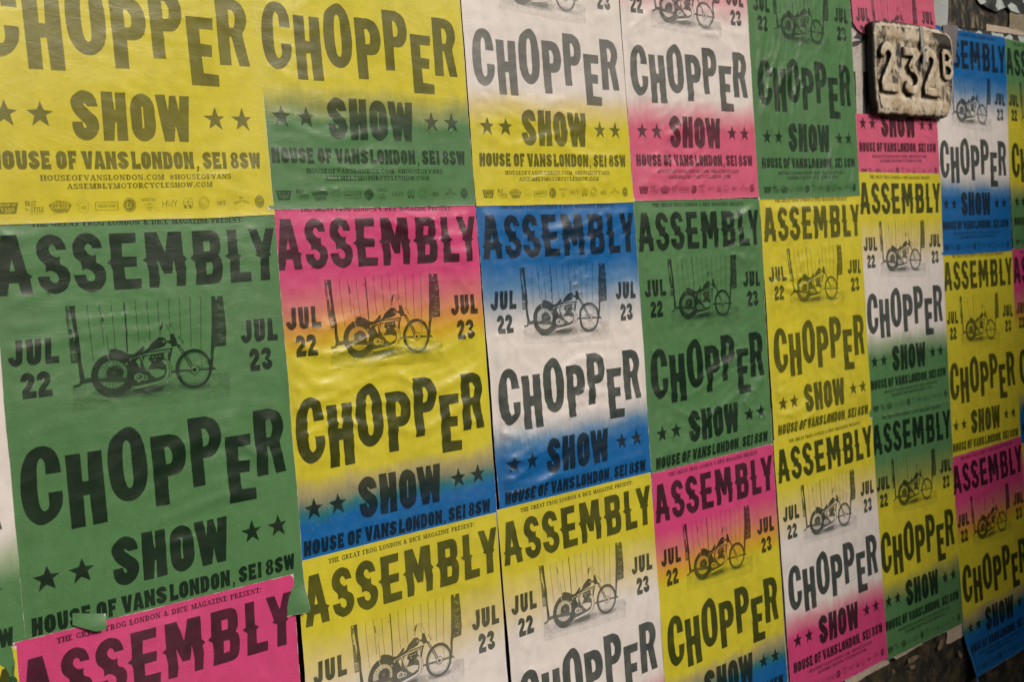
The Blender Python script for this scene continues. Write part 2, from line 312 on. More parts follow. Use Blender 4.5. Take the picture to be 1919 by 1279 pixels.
SCRAP = {"old_sheet":[[[1.9716,0.5025],[2.1185,0.5094],[2.3067,0.5198],[2.2721,0.2204],[1.9712,0.2187]]],
"old_ink":[[[1.9786,0.4808],[1.9961,0.4695],[2.0379,0.4601],[2.0626,0.4659],[2.0621,0.4395],[2.0436,0.4261],[2.0134,0.413],[1.9892,0.408],[1.978,0.409],[1.9766,0.4218],[2.0004,0.4238],[2.0393,0.4305],[1.9802,0.4327],[1.9921,0.4337],[2.0096,0.4423],[2.0118,0.4496],[1.9948,0.4575],[1.979,0.4597]],[[1.9793,0.3407],[1.9926,0.3415],[1.9853,0.2263],[1.9744,0.2258]],[[2.0352,0.3431],[2.0612,0.346],[2.0475,0.2253],[2.0201,0.2266]]],
"grey_strip":[[[2.4832,0.6057],[2.6114,0.6194],[2.5867,0.5623],[2.5674,0.5189],[2.517,0.5096],[2.4723,0.5119]]],
"purple_strip":[[[2.5211,0.5147],[2.6248,0.5192],[2.6079,0.4677],[2.5897,0.4052],[2.5111,0.3997]]],
"peel_patch":[[[2.5824,0.6163],[2.7456,0.6337],[2.7715,0.5968],[2.8297,0.5692],[2.8362,0.5263],[2.5634,0.5153]]],
"beige_patch":[[[3.0226,0.6047],[3.2246,0.6118],[3.2163,0.5451],[3.0072,0.5463]]],
"pale_strip":[[[2.8269,0.5455],[3.0034,0.5494],[3.217,0.5505],[3.2149,0.5343],[3.0011,0.5303],[2.8282,0.5239]]],
"check_low":[[[2.5993,0.5169],[2.8244,0.5253],[3.2152,0.5361],[3.2082,0.4802],[2.5914,0.4504]]],
"check_low_white":[[[2.6137,0.5166],[2.6714,0.5111],[2.6629,0.5014],[2.6113,0.497]],[[2.7496,0.5088],[2.7854,0.5219],[2.8041,0.5168],[2.8067,0.507],[2.7488,0.5022]],[[2.8711,0.5226],[2.9595,0.525],[2.97,0.5105],[2.8846,0.5035]],[[2.9747,0.516],[3.0133,0.5287],[3.0333,0.5227],[3.036,0.5108],[2.9735,0.5056]],[[3.076,0.5288],[3.2149,0.5343],[3.2118,0.5091],[3.0945,0.5068]]],
"check_up":[[[2.719,0.6309],[3.2338,0.6859],[3.2244,0.61],[3.018,0.6008],[2.9951,0.6157],[2.9192,0.5912],[2.833,0.5963]]],
"check_up_white":[[[2.9182,0.6487],[2.9404,0.6341],[2.974,0.6102],[2.9198,0.5964],[2.9055,0.6102]],[[2.9955,0.6192],[3.0344,0.6335],[3.0665,0.6228],[3.085,0.602],[3.0226,0.6047]],[[2.7456,0.6337],[2.7996,0.6395],[2.835,0.6132],[2.7951,0.6025]],[[3.0935,0.6709],[3.1541,0.6773],[3.1488,0.6345],[3.1154,0.6417]]],
"under_strip":[[[1.7575,-1.2722],[1.9166,-1.2677],[1.9845,-1.2703],[1.9941,-1.292],[1.9139,-1.2919],[1.7767,-1.2972],[1.7553,-1.2914]],[[2.0181,-1.2811],[2.0973,-1.2777],[2.1934,-1.2755],[2.1905,-1.2871],[2.1087,-1.2882],[2.0367,-1.2918]],[[2.3466,-1.2829],[2.4595,-1.2791],[2.4539,-1.3263],[2.3691,-1.3265],[2.3385,-1.3224],[2.3488,-1.2992]],[[2.1933,-1.277],[2.3471,-1.2782],[2.3462,-1.2859],[2.2686,-1.2822],[2.1927,-1.2815]]],
"plaster_patch":[[[2.2969,-1.2992],[2.3152,-1.3021],[2.311,-1.3232],[2.2835,-1.3266],[2.2761,-1.3177]],[[2.1005,-1.3043],[2.1573,-1.308],[2.1674,-1.3182],[2.143,-1.3212],[2.1174,-1.3223],[2.0958,-1.3182]],[[2.0103,-1.3096],[2.0214,-1.3185],[2.0219,-1.3276],[2.0104,-1.3216]],[[2.4076,-1.3568],[2.4333,-1.3793],[2.4252,-1.3869],[2.4057,-1.3723]],[[2.1073,-1.3273],[2.1416,-1.3331],[2.134,-1.3433],[2.1092,-1.3384]]],
"gap_scrap":[[[1.464,-0.5166],[1.5068,-0.5216],[1.5023,-0.6076],[1.4593,-0.6044]],[[1.4661,-0.6292],[1.509,-0.6352],[1.5133,-1.2292],[1.4299,-1.2066]],[[-0.4896,-0.2926],[-0.4588,-0.2962],[-0.4592,-0.4794],[-0.5054,-0.4707]],[[1.467,0.0138],[1.5071,0.0138],[1.4979,-0.0714],[1.4696,-0.0709]]],
"clip_up":[[-485,100],[5745,534],[5178,-1384],[5013,-1704],[4905,-1911],[4955,-2020],[5205,-2187],[4638,-2231],[4198,-2194],[3022,-2250],[1439,-2255],[1006,-2293],[718,-2387],[555,-2462],[291,-2453],[77,-2342],[-72,-2202],[-297,-2008]],
"clip_low":[[-348,-4983],[29,-4946],[671,-4945],[1264,-4976],[1870,-5022],[2652,-5051],[3369,-5005],[4126,-5052],[4715,-4977],[5514,-5008],[5251,-6925],[-592,-6842]],
"flap":[[-0.3963,-0.6188],[-0.3817,-0.6262],[-0.3636,-0.6353],[-0.3534,-0.6369],[-0.3463,-0.6354],[-0.3449,-0.6293],[-0.3446,-0.6213],[-0.3436,-0.6135],[-0.3947,-0.6018]]}
# ---------------------------------------------------------------- poster artwork (outlines in 0.1 mm from the sheet's top left corner)
def parse(s):
    loops = []
    for l in s.split(';'):
        pts = []
        for w in l.split():
            sm = w[0] == '~'
            x, y = w.lstrip('~').split(',')
            pts.append((int(x) / 1e4, int(y) / 1e4, sm))
        loops.append(pts)
    return loops

def smooth_loop(pts, n=4):
    out = []; k = len(pts)
    for i in range(k):
        p0, p1, p2, p3 = pts[i - 1], pts[i], pts[(i + 1) % k], pts[(i + 2) % k]
        out.append((p1[0], p1[1]))
        if p1[2] or p2[2]:
            d = (p2[0] - p1[0], p2[1] - p1[1])
            m1 = ((p2[0] - p0[0]) / 2, (p2[1] - p0[1]) / 2) if p1[2] else d
            m2 = ((p3[0] - p1[0]) / 2, (p3[1] - p1[1]) / 2) if p2[2] else d
            for q in range(1, n):
                t = q / n; a = 2*t**3 - 3*t**2 + 1; b = t**3 - 2*t**2 + t; c = -2*t**3 + 3*t**2; e = t**3 - t**2
                out.append((a*p1[0] + b*m1[0] + c*p2[0] + e*m2[0], a*p1[1] + b*m1[1] + c*p2[1] + e*m2[1]))
    return out

def ell(cx, cy, rx, ry, n=20, a0=0.0, a1=360.0, rot=0.0):
    full = abs(a1 - a0) >= 359.9; k = n if full else n + 1
    o = []
    for i in range(k):
        a = math.radians(a0 + (a1 - a0) * i / n); x = rx * math.cos(a); y = ry * math.sin(a)
        o.append((cx + x * math.cos(rot) - y * math.sin(rot), cy + x * math.sin(rot) + y * math.cos(rot)))
    return o

def ribbon(pts, w):
    """outline of a polyline of width w"""
    L, Rr = [], []
    for i, p in enumerate(pts):
        a = pts[max(i - 1, 0)]; b = pts[min(i + 1, len(pts) - 1)]
        dx, dy = b[0] - a[0], b[1] - a[1]; l = math.hypot(dx, dy) or 1
        nx, ny = -dy / l * w / 2, dx / l * w / 2
        L.append((p[0] + nx, p[1] + ny)); Rr.append((p[0] - nx, p[1] - ny))
    return L + Rr[::-1]

def dense(l, mx=0.005):
    o = []
    for i, p in enumerate(l):
        q = l[(i + 1) % len(l)]; k = max(1, int(math.ceil(math.hypot(q[0] - p[0], q[1] - p[1]) / mx)))
        o += [(p[0] + (q[0] - p[0]) * j / k, p[1] + (q[1] - p[1]) * j / k) for j in range(k)]
    return o
ART = []                                 # (part key, tone, loops): painted in order, later shapes cover earlier ones
def add(part, tone, *loops): ART.append((part, tone, [dense(l) for l in loops]))

# --- slab serif alphabet drawn as strokes in a unit-high box
def serif_glyph(c):
    T, H, S = 0.27, 0.16, 0.11
    R = lambda x0, y0, x1, y1: [(x0, y0), (x1, y0), (x1, y1), (x0, y1)]
    stem = lambda x, top=True, bot=True: [R(x, 0, x + T, 1)] + ([R(x - S, 1 - H, x + T + S, 1)] if top else []) + ([R(x - S, 0, x + T + S, H)] if bot else [])
    dg = lambda x0, y0, x1, y1, w: [[(x0 - w/2, y0), (x0 + w/2, y0), (x1 + w/2, y1), (x1 - w/2, y1)]]
    def ring(cx, cy, rx, ry, t, a0=0, a1=360):
        o = ell(cx, cy, rx, ry, 14, a0, a1); i = ell(cx, cy, rx - t, ry - H, 14, a0, a1)
        return [o + i[::-1]] if abs(a1 - a0) < 359 else [('ring', o, i)]
    if c == 'A': return 0.95, dg(.14, 0, .46, 1, .12) + dg(.80, 0, .48, 1, .23) + [R(.22, .26, .72, .37), R(0, 0, .3, H), R(.6, 0, .98, H)]
    if c == 'B': return 0.82, stem(.1, False, False) + [R(0, 0, .45, H), R(0, 1 - H, .45, 1), R(.2, .46, .45, .57)] + ring(.42, .745, .32, .255, .2, -90, 90) + ring(.42, .285, .38, .285, .22, -90, 90)
    if c in 'CG': return 0.88, ring(.46, .5, .46, .5, .22, 50, 310) + [R(.66, .62, .8, 1)] + ([R(.62, 0, .83, .45), R(.5, .36, .92, .45)] if c == 'G' else [])
    if c == 'D': return 0.92, stem(.1, False, False) + [R(0, 0, .4, H), R(0, 1 - H, .4, 1)] + ring(.4, .5, .48, .5, .22, -90, 90)
    if c in 'EF': return (0.8, stem(.1) + [R(.1, 1 - H, .72, 1), R(.62, .7, .72, 1), R(.2, .46, .52, .56)] + ([R(.1, 0, .75, H), R(.65, 0, .75, .32)] if c == 'E' else []))
    if c == 'H': return 1.0, stem(.1) + stem(.68) + [R(.2, .45, .8, .56)]
    if c == 'I': return 0.45, stem(.12)
    if c == 'L': return 0.78, stem(.1) + [R(.1, 0, .74, H), R(.64, 0, .74, .34)]
    if c == 'M': return 1.2, stem(.85) + [R(.12, 0, .22, 1), R(.02, 0, .34, H), R(.02, 1 - H, .3, 1)] + dg(.6, 0, .22, 1, .2) + dg(.6, 0, .9, 1, .12)
    if c == 'N': return 1.0, [R(.12, 0, .23, 1), R(.02, 0, .34, H), R(.02, 1 - H, .3, 1), R(.76, 0, .87, 1), R(.64, 1 - H, .98, 1)] + dg(.8, 0, .2, 1, .24)
    if c == 'O': return 0.98, ring(.49, .5, .47, .5, .22)
    if c in 'PR': return (0.82 if c == 'P' else .95, stem(.1, True, True) + [R(.1, 1 - H, .45, 1), R(.2, .4, .45, .5)] + ring(.43, .7, .36, .3, .22, -90, 90) + ([] if c == 'P' else dg(.82, 0, .5, .45, .24) + [R(.7, 0, 1.0, H)]))
    if c == 'S': return 0.76, ring(.38, .74, .36, .26, .2, 20, 270) + ring(.38, .27, .38, .27, .2, -160, 90) + [R(.58, .66, .68, 1), R(.02, 0, .12, .34)]
    if c == 'T': return 0.86, stem(.32, False) + [R(.02, 1 - H, .84, 1), R(.02, .68, .12, 1), R(.74, .68, .84, 1)]
    if c == 'U': return 0.98, [R(.1, .3, .31, 1), R(0, 1 - H, .42, 1), R(.76, .3, .86, 1), R(.64, 1 - H, .98, 1)] + ring(.48, .32, .38, .32, .2, 180, 360)
    if c == 'V': return 0.95, dg(.48, 0, .18, 1, .23) + dg(.5, 0, .8, 1, .12) + [R(0, 1 - H, .38, 1), R(.64, 1 - H, .98, 1)]
    if c == 'W': return 1.3, dg(.38, 0, .16, 1, .22) + dg(.4, 0, .64, 1, .12) + dg(.88, 0, .66, 1, .22) + dg(.9, 0, 1.14, 1, .12) + [R(0, 1 - H, .36, 1), R(.98, 1 - H, 1.3, 1)]
    if c == 'Y': return 0.92, [R(.36, 0, .57, .5), R(.26, 0, .68, H), R(0, 1 - H, .36, 1), R(.6, 1 - H, .95, 1)] + dg(.46, .42, .16, 1, .22) + dg(.5, .42, .78, 1, .12)
    if c == 'Z': return 0.82, [R(.06, 1 - H, .78, 1), R(.02, 0, .78, H), R(.06, .7, .16, 1), R(.68, 0, .78, .3)] + dg(.16, 0, .64, 1, .24)
    if c == '&': return 0.95, ring(.4, .76, .26, .24, .15) + ring(.38, .28, .36, .28, .19) + dg(.85, 0, .3, .75, .2)
    if c == '.': return 0.36, [R(.06, 0, .28, .22)]
    if c == ':': return 0.4, [R(.08, .04, .28, .26), R(.08, .6, .28, .82)]
    if c == '#': return 0.8, [R(.15, 0, .28, .9), R(.48, 0, .61, .9), R(0, .24, .75, .36), R(0, .56, .75, .68)]
    return 0.5, []

def serif_text(part, text, x0, x1, base, h, tone=1.0, arc=0.0, track=0.09):
    gs = [serif_glyph(c) for c in text]
    tot = sum(g[0] + track for g in gs)
    k = (x1 - x0) / tot; x = 0.0
    for (w, shapes) in gs:
        def mp(l):
            o = []
            for px, py in l:
                X = x0 + (x + px) * k; s = (X - x0) / (x1 - x0) * 2 - 1
                o.append((X, base + py * h + arc * (1 - s * s)))
            return o
        for sh in shapes:
            if isinstance(sh, tuple): add(part, tone, mp(sh[1]), mp(sh[2]))
            else: add(part, tone, mp(sh))
        x += w + track

def glyph(part, name, tone=1.0): add(part, tone, *[smooth_loop(l) for l in parse(GLYPHS[name])])

# --- condensed wood-type letters for the address line, in unit boxes
def box_glyph(c):
    if c in 'SHOW':
        L = [smooth_loop(l) for l in parse(GLYPHS['sh_' + c])]
        xs = [p[0] for p in L[0]]; ys = [p[1] for p in L[0]]
        f = lambda l: [((p[0] - min(xs)) / (max(xs) - min(xs)), (p[1] - min(ys)) / (max(ys) - min(ys))) for p in l]
        return [f(l) for l in L]
    W = {'U': [[(0, 1), (.42, 1), (.46, .3), (.5, .26), (.54, .3), (.58, 1), (1, 1), (.97, .3), (.88, .08), (.7, 0), (.3, 0), (.12, .08), (.03, .3)]],
         'E': [[(0, 1), (.92, 1), (.94, .72), (.46, .74), (.46, .62), (.82, .64), (.82, .36), (.46, .38), (.46, .26), (.96, .3), (1, 0), (0, 0), (.06, .5)]],
         'F': [[(0, 1), (1, 1), (1, .7), (.48, .74), (.48, .6), (.85, .62), (.85, .34), (.48, .36), (.54, 0), (0, 0), (.06, .5)]],
         'V': [[(0, 1), (.46, 1), (.56, .42), (.64, 1), (1, 1), (.78, 0), (.34, 0)]],
         'A': [[(.28, 1), (.7, 1), (1, 0), (.58, 0), (.54, .16), (.42, .16), (.38, 0), (0, 0)], [(.48, .62), (.54, .32), (.43, .32)]],
         'N': [[(0, 1), (.42, 1), (.62, .52), (.6, 1), (1, 1), (.97, .5), (1, 0), (.6, 0), (.38, .5), (.42, 0), (0, 0), (.04, .5)]],
         'L': [[(0, 1), (.5, 1), (.46, .28), (.96, .32), (1, 0), (0, 0), (.06, .5)]],
         'D': [[(0, 1), (.6, 1), (.86, .9), (.98, .7), (1, .3), (.88, .1), (.6, 0), (0, 0), (.05, .5)], [(.44, .76), (.54, .72), (.56, .28), (.44, .24)]],
         '1': [[(.1, 1), (.85, 1), (.8, .5), (.85, 0), (.1, 0), (.2, .5)]],
         '8': [ell(.5, .74, .45, .26, 14), ell(.5, .74, .08, .13, 8)], ',': [[(.1, 1), (.9, 1), (.9, .5), (.4, 0), (.05, .1), (.3, .5)]]}
    return W[c]

# presenter line, title, dates
serif_text('presenter', 'THE GREAT FROG LONDON & DICE MAGAZINE PRESENT:', 0.0575, 0.4160, -0.0166, 0.0083)
for g in ('as_A', 'as_S', 'as_S2', 'as_E', 'as_M', 'as_B', 'as_L', 'as_Y'): glyph('title', g)
for g in ('d_J', 'd_U', 'd_L', 'd_2', 'd_2b'): glyph('date', g)
for g in ('e_J', 'e_U', 'e_L', 'e_2', 'e_3'): glyph('date2', g)
for g in ('ch_C', 'ch_H', 'ch_O', 'ch_P', 'ch_P2', 'ch_E', 'ch_R'): glyph('headline', g)
for g in ('sh_S', 'sh_H', 'sh_O', 'sh_W'): glyph('show', g)
# four stars: the left pair is bigger than the right pair
st = [smooth_loop(l) for l in parse(GLYPHS['st'])][0]; st2 = [smooth_loop(l) for l in parse(GLYPHS['st2'])][0]
for k, (src, dx) in enumerate(((st, 0.0), (st, 0.0525), (st2, 0.0), (st2, 0.0521))): add(f'star{k}', 1.0, [(p[0] + dx, p[1]) for p in src])
# address line
for c, a, b in (('H', .0084, .0245), ('O', .0265, .0434), ('U', .0456, .0620), ('S', .0640, .0800), ('E', .0820, .0970), ('O', .1050, .1212), ('F', .1233, .1366),
                ('V', .1440, .1622), ('A', .1630, .1812), ('N', .1820, .2000), ('S', .2020, .2198), ('L', .2246, .2400), ('O', .2412, .2579), ('N', .2592, .2770),
                ('D', .2788, .2956), ('O', .2978, .3140), ('N', .3156, .3335), ('S', .3503, .3668), ('E', .3686, .3846), ('1', .3860, .3960),
                ('8', .4025, .4185), ('S', .4208, .4376), ('W', .4390, .4622)):
    f = lambda l: [(a + p[0] * (b - a), -.5980 + p[1] * .0265) for p in l]
    L = box_glyph(c); add('address', 1.0, *[f(l) for l in L])
    if c == '8': add('address', 1.0, f(ell(.5, .29, .5, .29, 14)), f(ell(.5, .29, .09, .15, 8)))
add('address', 1.0, [(.3377 + p[0] * .005, -.603 + p[1] * .0095) for p in box_glyph(',')[0]])
# web lines
serif_text('web', 'HOUSEOFVANSLONDON.COM', .0780, .2795, -.6142, .0082, track=.12)
serif_text('web', '#HOUSEOFVANS', .2880, .4015, -.6142, .0082, track=.12)
serif_text('web', 'ASSEMBLYMOTORCYCLESHOW.COM', .1175, .3650, -.6264, .0080, track=.12)

# --- the row of thirteen small sponsor marks
B = lambda x0, y0, x1, y1: [(x0, y0), (x1, y0), (x1, y1), (x0, y1)]
def logo(k): return f'logo{k}'
add(logo(0), .95, [(.0107, -.6434), (.0428, -.6438), (.0385, -.6592), (.0150, -.6592)])
serif_text(logo(0), 'HOUSE OF', .0145, .0395, -.6488, .0036, 0.1); serif_text(logo(0), 'VANS', .0170, .0370, -.6558, .0048, 0.1)
add(logo(0), .1, B(.0225, -.6576, .0315, -.6567))
serif_text(logo(1), 'BRAT', .0525, .0690, -.6492, .0072, .8); serif_text(logo(1), 'STYLE', .0595, .0800, -.6580, .0074, .8)
add(logo(1), .8, ribbon([(.0530, -.6510), (.0545, -.6560), (.0575, -.6540)], .0012)); add(logo(1), .7, B(.0580, -.6606, .0760, -.6600))
rr = random.Random(5)
add(logo(2), .75, [(.1044 + math.cos(a) * (.0168 + .0012 * math.sin(5 * a)), -.6510 + math.sin(a) * (.0085 + .0008 * math.cos(7 * a))) for a in np.linspace(0, 2 * math.pi, 40, endpoint=False)])
serif_text(logo(2), 'GREASE', .0905, .1185, -.6482, .0040, .15); serif_text(logo(2), 'GARAGE', .0900, .1190, -.6542, .0046, .15)
serif_text(logo(2), 'LONDON', .0930, .1160, -.6606, .0030, .75)
def ringshape(p, tone, cx, cy, rx, ry, t, n=26): add(p, tone, ell(cx, cy, rx, ry, n), ell(cx, cy, rx - t, ry - t, n))
ringshape(logo(3), .55, .1400, -.6530, .0082, .0082, .0007)
for a in np.linspace(20, 160, 8): add(logo(3), .6, ell(.1400 + .0106 * math.cos(math.radians(a)), -.6528 + .0112 * math.sin(math.radians(a)), .0009, .0011, 6))
add(logo(3), .75, ribbon([(.1378, -.6556), (.1378, -.6508), (.1360, -.6538), (.1390, -.6538)], .0011)); ringshape(logo(3), .75, .1420, -.6531, .0022, .0028, .0009, 12)
add(logo(4), .8, B(.1588, -.6458, .1958, -.6582)[::-1], B(.1600, -.6466, .1946, -.6574)); serif_text(logo(4), 'TIMELESS ROADS', .1625, .1920, -.6538, .0036, .7)
add(logo(4), .7, B(.1615, -.6492, .1930, -.6488))
ringshape(logo(5), .95, .2148, -.6513, .0104, .0106, .0012); add(logo(5), .9, ell(.2148, -.6513, .0083, .0085, 24))
add(logo(5), .1, ell(.2117, -.6515, .0028, .0046, 12), ell(.2123, -.6515, .0016, .0032, 10)); add(logo(5), .1, ribbon([(.2152, -.6478), (.2184, -.6478), (.2154, -.6550), (.2186, -.6550)], .0011))
serif_text(logo(6), 'WHEELS', .2352, .2604, -.6470, .0044, .7, .0012); add(logo(6), .55, ribbon([(.2400, -.6490), (.2420, -.6570), (.2478, -.6618), (.2536, -.6570), (.2556, -.6490)], .0006))
serif_text(logo(6), 'AND', .2440, .2520, -.6520, .0030, .7); add(logo(6), .7, B(.2440, -.6562, .2520, -.6550)); add(logo(6), .7, B(.2445, -.6582, .2515, -.6574))
for l in ([(.2712, -.6555), (.2712, -.6457)], [(.2778, -.6555), (.2778, -.6457)], [(.2712, -.6506), (.2778, -.6506)], [(.2796, -.6457), (.2818, -.6555), (.2842, -.6460), (.2866, -.6555), (.2890, -.6457)], [(.2902, -.6457), (.2936, -.6510), (.2972, -.6457)], [(.2936, -.6510), (.2936, -.6555)]):
    add(logo(7), .85, ribbon(l, .0012))
for cx in (.3118, .3208):
    ringshape(logo(8), .85, cx, -.6512, .0042, .0083, .0007); add(logo(8), .9, ell(cx - .0010, -.6560, .0022, .0032, 12)); add(logo(8), .8, B(cx - .004, -.6500, cx + .004, -.6492))
ringshape(logo(9), .6, .3450, -.6512, .0097, .0100, .0006); ringshape(logo(9), .5, .3450, -.6512, .0062, .0064, .0005)
add(logo(9), .7, ribbon([(.3412, -.6528), (.3432, -.6541), (.3450, -.6545), (.3470, -.6540), (.3488, -.6526)], .0007))
for a in range(0, 360, 24): add(logo(9), .6, ell(.3450 + .0080 * math.cos(math.radians(a)), -.6512 + .0082 * math.sin(math.radians(a)), .0007, .0008, 6))
ringshape(logo(10), .45, .3780, -.6516, .0112, .0063, .0005); serif_text(logo(10), 'DICE', .3705, .3862, -.6544, .0056, .95); add(logo(10), .6, B(.3720, -.6560, .3845, -.6555))
serif_text(logo(11), 'THE', .4120, .4200, -.6462, .0032, .75); serif_text(logo(11), 'GREAT FROG', .4022, .4322, -.6560, .0040, .75, .0040); add(logo(11), .6, B(.4120, -.6580, .4220, -.6576))
add(logo(12), .85, ell(.4527, -.6513, .0095, .0104, 26)); ringshape(logo(12), .25, .4527, -.6513, .0075, .0083, .0008)
add(logo(12), .3, ell(.4505, -.6498, .0018, .0024, 8)); add(logo(12), .3, ell(.4550, -.6498, .0018, .0024, 8)); add(logo(12), .3, ribbon([(.4500, -.6545), (.4527, -.6556), (.4555, -.6542)], .001))

# --- the halftone picture: a chopper parked in front of a board fence (drawn in picture pixels, mapped to the sheet)
PH = (0.00016757513686, -0.0000129029345558, 0.0927727828461, -6.22107849907e-07, -0.0001357990270336, -0.109713115167, -5.382744761737e-05, 1.3443799942e-06, 1.0)
def pm(l):
    o = []
    for x, y in l:
        w = PH[6] * x + PH[7] * y + 1
        o.append(((PH[0] * x + PH[1] * y + PH[2]) / w, (PH[3] * x + PH[4] * y + PH[5]) / w))
    return o
def pic(tone, *loops): add('picture', tone, *[pm(l) for l in loops])
def pl(tone, w, *pts): pic(tone, ribbon(list(pts), w))
pr = random.Random(11)
# ground
pic(.15, [(108, 1000), (300, 985), (900, 960), (1510, 925), (1518, 1195), (1100, 1235), (600, 1262), (108, 1290)])
pic(.26, [(108, 1040), (420, 1080), (700, 1130), (560, 1190), (300, 1200), (108, 1180)])
pic(.26, [(1350, 930), (1510, 925), (1518, 1130), (1380, 1050)])
for k in range(70):
    x = pr.uniform(120, 1500); y = pr.uniform(1010, 1240) - (x - 108) * .045
    pic(pr.choice((.08, .32, .42)), ell(x, y, pr.uniform(8, 34), pr.uniform(3, 8), 8))
# fence boards
for a in ([(225, 160), (240, 360), (285, 760)], [(330, 155), (352, 380), (378, 610)], [(437, 160), (452, 350), (482, 640)], [(650, 120), (662, 330), (690, 610)],
          [(750, 115), (765, 330), (785, 560)], [(850, 115), (858, 300), (872, 500)], [(950, 105), (955, 260), (962, 420)], [(1045, 100), (1052, 300), (1062, 520)],
          [(1145, 95), (1150, 360), (1160, 640)], [(1243, 95), (1247, 500), (1255, 870)]): pl(.62, 7, *a)
pl(.95, 13, (548, 138), (560, 280), (572, 420), (586, 680)); pl(.8, 14, (347, 245), (353, 290), (364, 338)); pic(.8, ell(533, 234, 8, 8, 8))
pl(.6, 8, (398, 480), (410, 560), (420, 680)); pl(.5, 6, (880, 440), (882, 500))
# left post with ragged sheeting
pic(.8, [(35, 170), (60, 168), (72, 330), (100, 480), (128, 640), (148, 775), (92, 778), (78, 640), (58, 420), (40, 300)])
for y in range(185, 770, 26):
    x = 35 + (y - 170) * .10; pic(pr.choice((.05, .9, .9, .2)), [(x + pr.uniform(4, 20), y), (x + pr.uniform(30, 46), y + pr.uniform(-6, 8)), (x + pr.uniform(24, 44), y + pr.uniform(8, 20)), (x + 6, y + 14)])
pic(.97, [(66, 170), (118, 165), (128, 330), (148, 470), (168, 610), (178, 760), (208, 930), (205, 988), (170, 985), (148, 760), (136, 660), (112, 600), (118, 480), (92, 330)])
pic(.9, [(170, 950), (270, 935), (275, 985), (190, 1000), (165, 1030), (108, 1042), (110, 1015), (160, 1000)])
# right post
pic(.92, [(1340, 92), (1376, 92), (1380, 130), (1394, 130), (1398, 92), (1445, 92), (1462, 250), (1480, 470), (1478, 630), (1375, 645), (1368, 690), (1358, 900), (1333, 890), (1340, 620), (1345, 400)])
for k in range(34):
    y = pr.uniform(150, 625); x = pr.uniform(1365, 1440); pic(pr.choice((.45, .6, .3)), [(x, y), (x + pr.uniform(20, 46), y - 2), (x + pr.uniform(20, 44), y + pr.uniform(3, 6)), (x, y + 4)])
pic(.9, [(985, 885), (1100, 875), (1375, 862), (1398, 905), (1375, 890), (1100, 905), (985, 912)])
# shadows
for t_, k_ in ((.24, 1.0), (.36, .86), (.55, .72)): pic(t_, ell(680, 1085, 470 * k_, 92 * k_, 30, rot=-.05)); pic(t_, ell(1190, 1062, 210 * k_, 52 * k_, 24))
pic(.75, [(330, 1090), (480, 1110), (700, 1075), (930, 1045), (900, 1110), (760, 1125), (620, 1130), (520, 1160), (400, 1155)])
pic(.9, [(640, 1070), (900, 1040), (900, 1090), (760, 1120), (640, 1110)]); pic(.6, [(1030, 1065), (1180, 1050), (1330, 1050), (1290, 1090), (1160, 1096)])
# rear wheel and fender
pic(.95, ell(455, 918, 190, 236, 40)); pic(.22, ell(458, 908, 130, 150, 32))
for k in range(22):
    a = math.radians(k * 360 / 22 + 6); b = a + .35
    pl(.8, 6, (458 + 40 * math.cos(b), 905 + 44 * math.sin(b)), (458 + 134 * math.cos(a), 908 + 153 * math.sin(a)))
pic(.95, ell(476, 896, 78, 86, 20)); pic(.4, ell(470, 890, 16, 18, 12)); pic(.9, ell(470, 890, 12, 14, 10))
pic(.9, [(330, 945), (470, 930), (620, 950), (640, 1000), (470, 990), (330, 985)])
pic(.97, [(430, 640), (470, 633), (540, 655), (590, 690), (640, 698), (690, 650), (715, 614), (738, 618), (735, 650), (705, 690), (690, 740), (640, 790), (560, 775), (500, 748), (430, 745), (350, 800), (290, 880), (330, 780), (372, 700), (428, 682)])
pic(.97, [(560, 750), (660, 770), (700, 850), (690, 960), (640, 1030), (600, 1090), (570, 1040), (585, 900)])
pl(.15, 8, (405, 690), (425, 760), (440, 830)); pl(.1, 7, (600, 745), (660, 735), (700, 712)); pic(.3, ell(575, 800, 12, 14, 8)); pic(.25, ell(610, 760, 10, 10, 8))
# tank, frame, neck
pic(.97, [(762, 645), (790, 590), (850, 535), (862, 520), (905, 522), (930, 548), (936, 580), (915, 622), (870, 642), (790, 662), (700, 705), (690, 690)])
pic(.35, ell(908, 572, 10, 14, 8)); pl(.97, 16, (700, 705), (780, 676), (900, 660), (980, 648)); pl(.35, 6, (720, 715), (800, 690), (960, 668))
pic(.97, [(965, 490), (1000, 488), (1018, 545), (1042, 615), (985, 632), (975, 600), (940, 580), (935, 562), (968, 558)]); pl(.95, 20, (985, 640), (968, 720), (958, 800))
# fork and bars
pic(.95, [(1028, 600), (1056, 608), (1115, 715), (1190, 850), (1186, 892), (1160, 880), (1098, 750), (1032, 630)]); pl(.12, 7, (1052, 632), (1110, 738), (1165, 845))
pl(.95, 20, (893, 362), (884, 400), (876, 440)); pl(.6, 6, (896, 352), (928, 385), (950, 440), (972, 490)); pl(.5, 5, (930, 362), (965, 372), (990, 430), (1012, 492)); pl(.45, 5, (905, 345), (960, 355), (968, 400), (950, 430))
for x, y in ((1050, 528), (1078, 572), (1066, 548), (1084, 592)): pic(.7, ell(x, y, 11, 9, 8))
# front wheel
pic(.95, ell(1184, 873, 167, 216, 40), ell(1188, 876, 136, 178, 32)); pl(.6, 5, *ell(1188, 876, 124, 164, 30)); 
for k in range(16):
    a = math.radians(k * 22.5); pl(.35, 3, (1192, 885), (1188 + 130 * math.cos(a), 878 + 170 * math.sin(a)))
pic(.75, ell(1195, 880, 44, 50, 16)); pic(.1, ell(1195, 882, 34, 40, 14)); pic(.95, ell(1190, 884, 20, 22, 10)); pl(.7, 6, (1150, 880), (1160, 925), (1195, 945), (1225, 915))
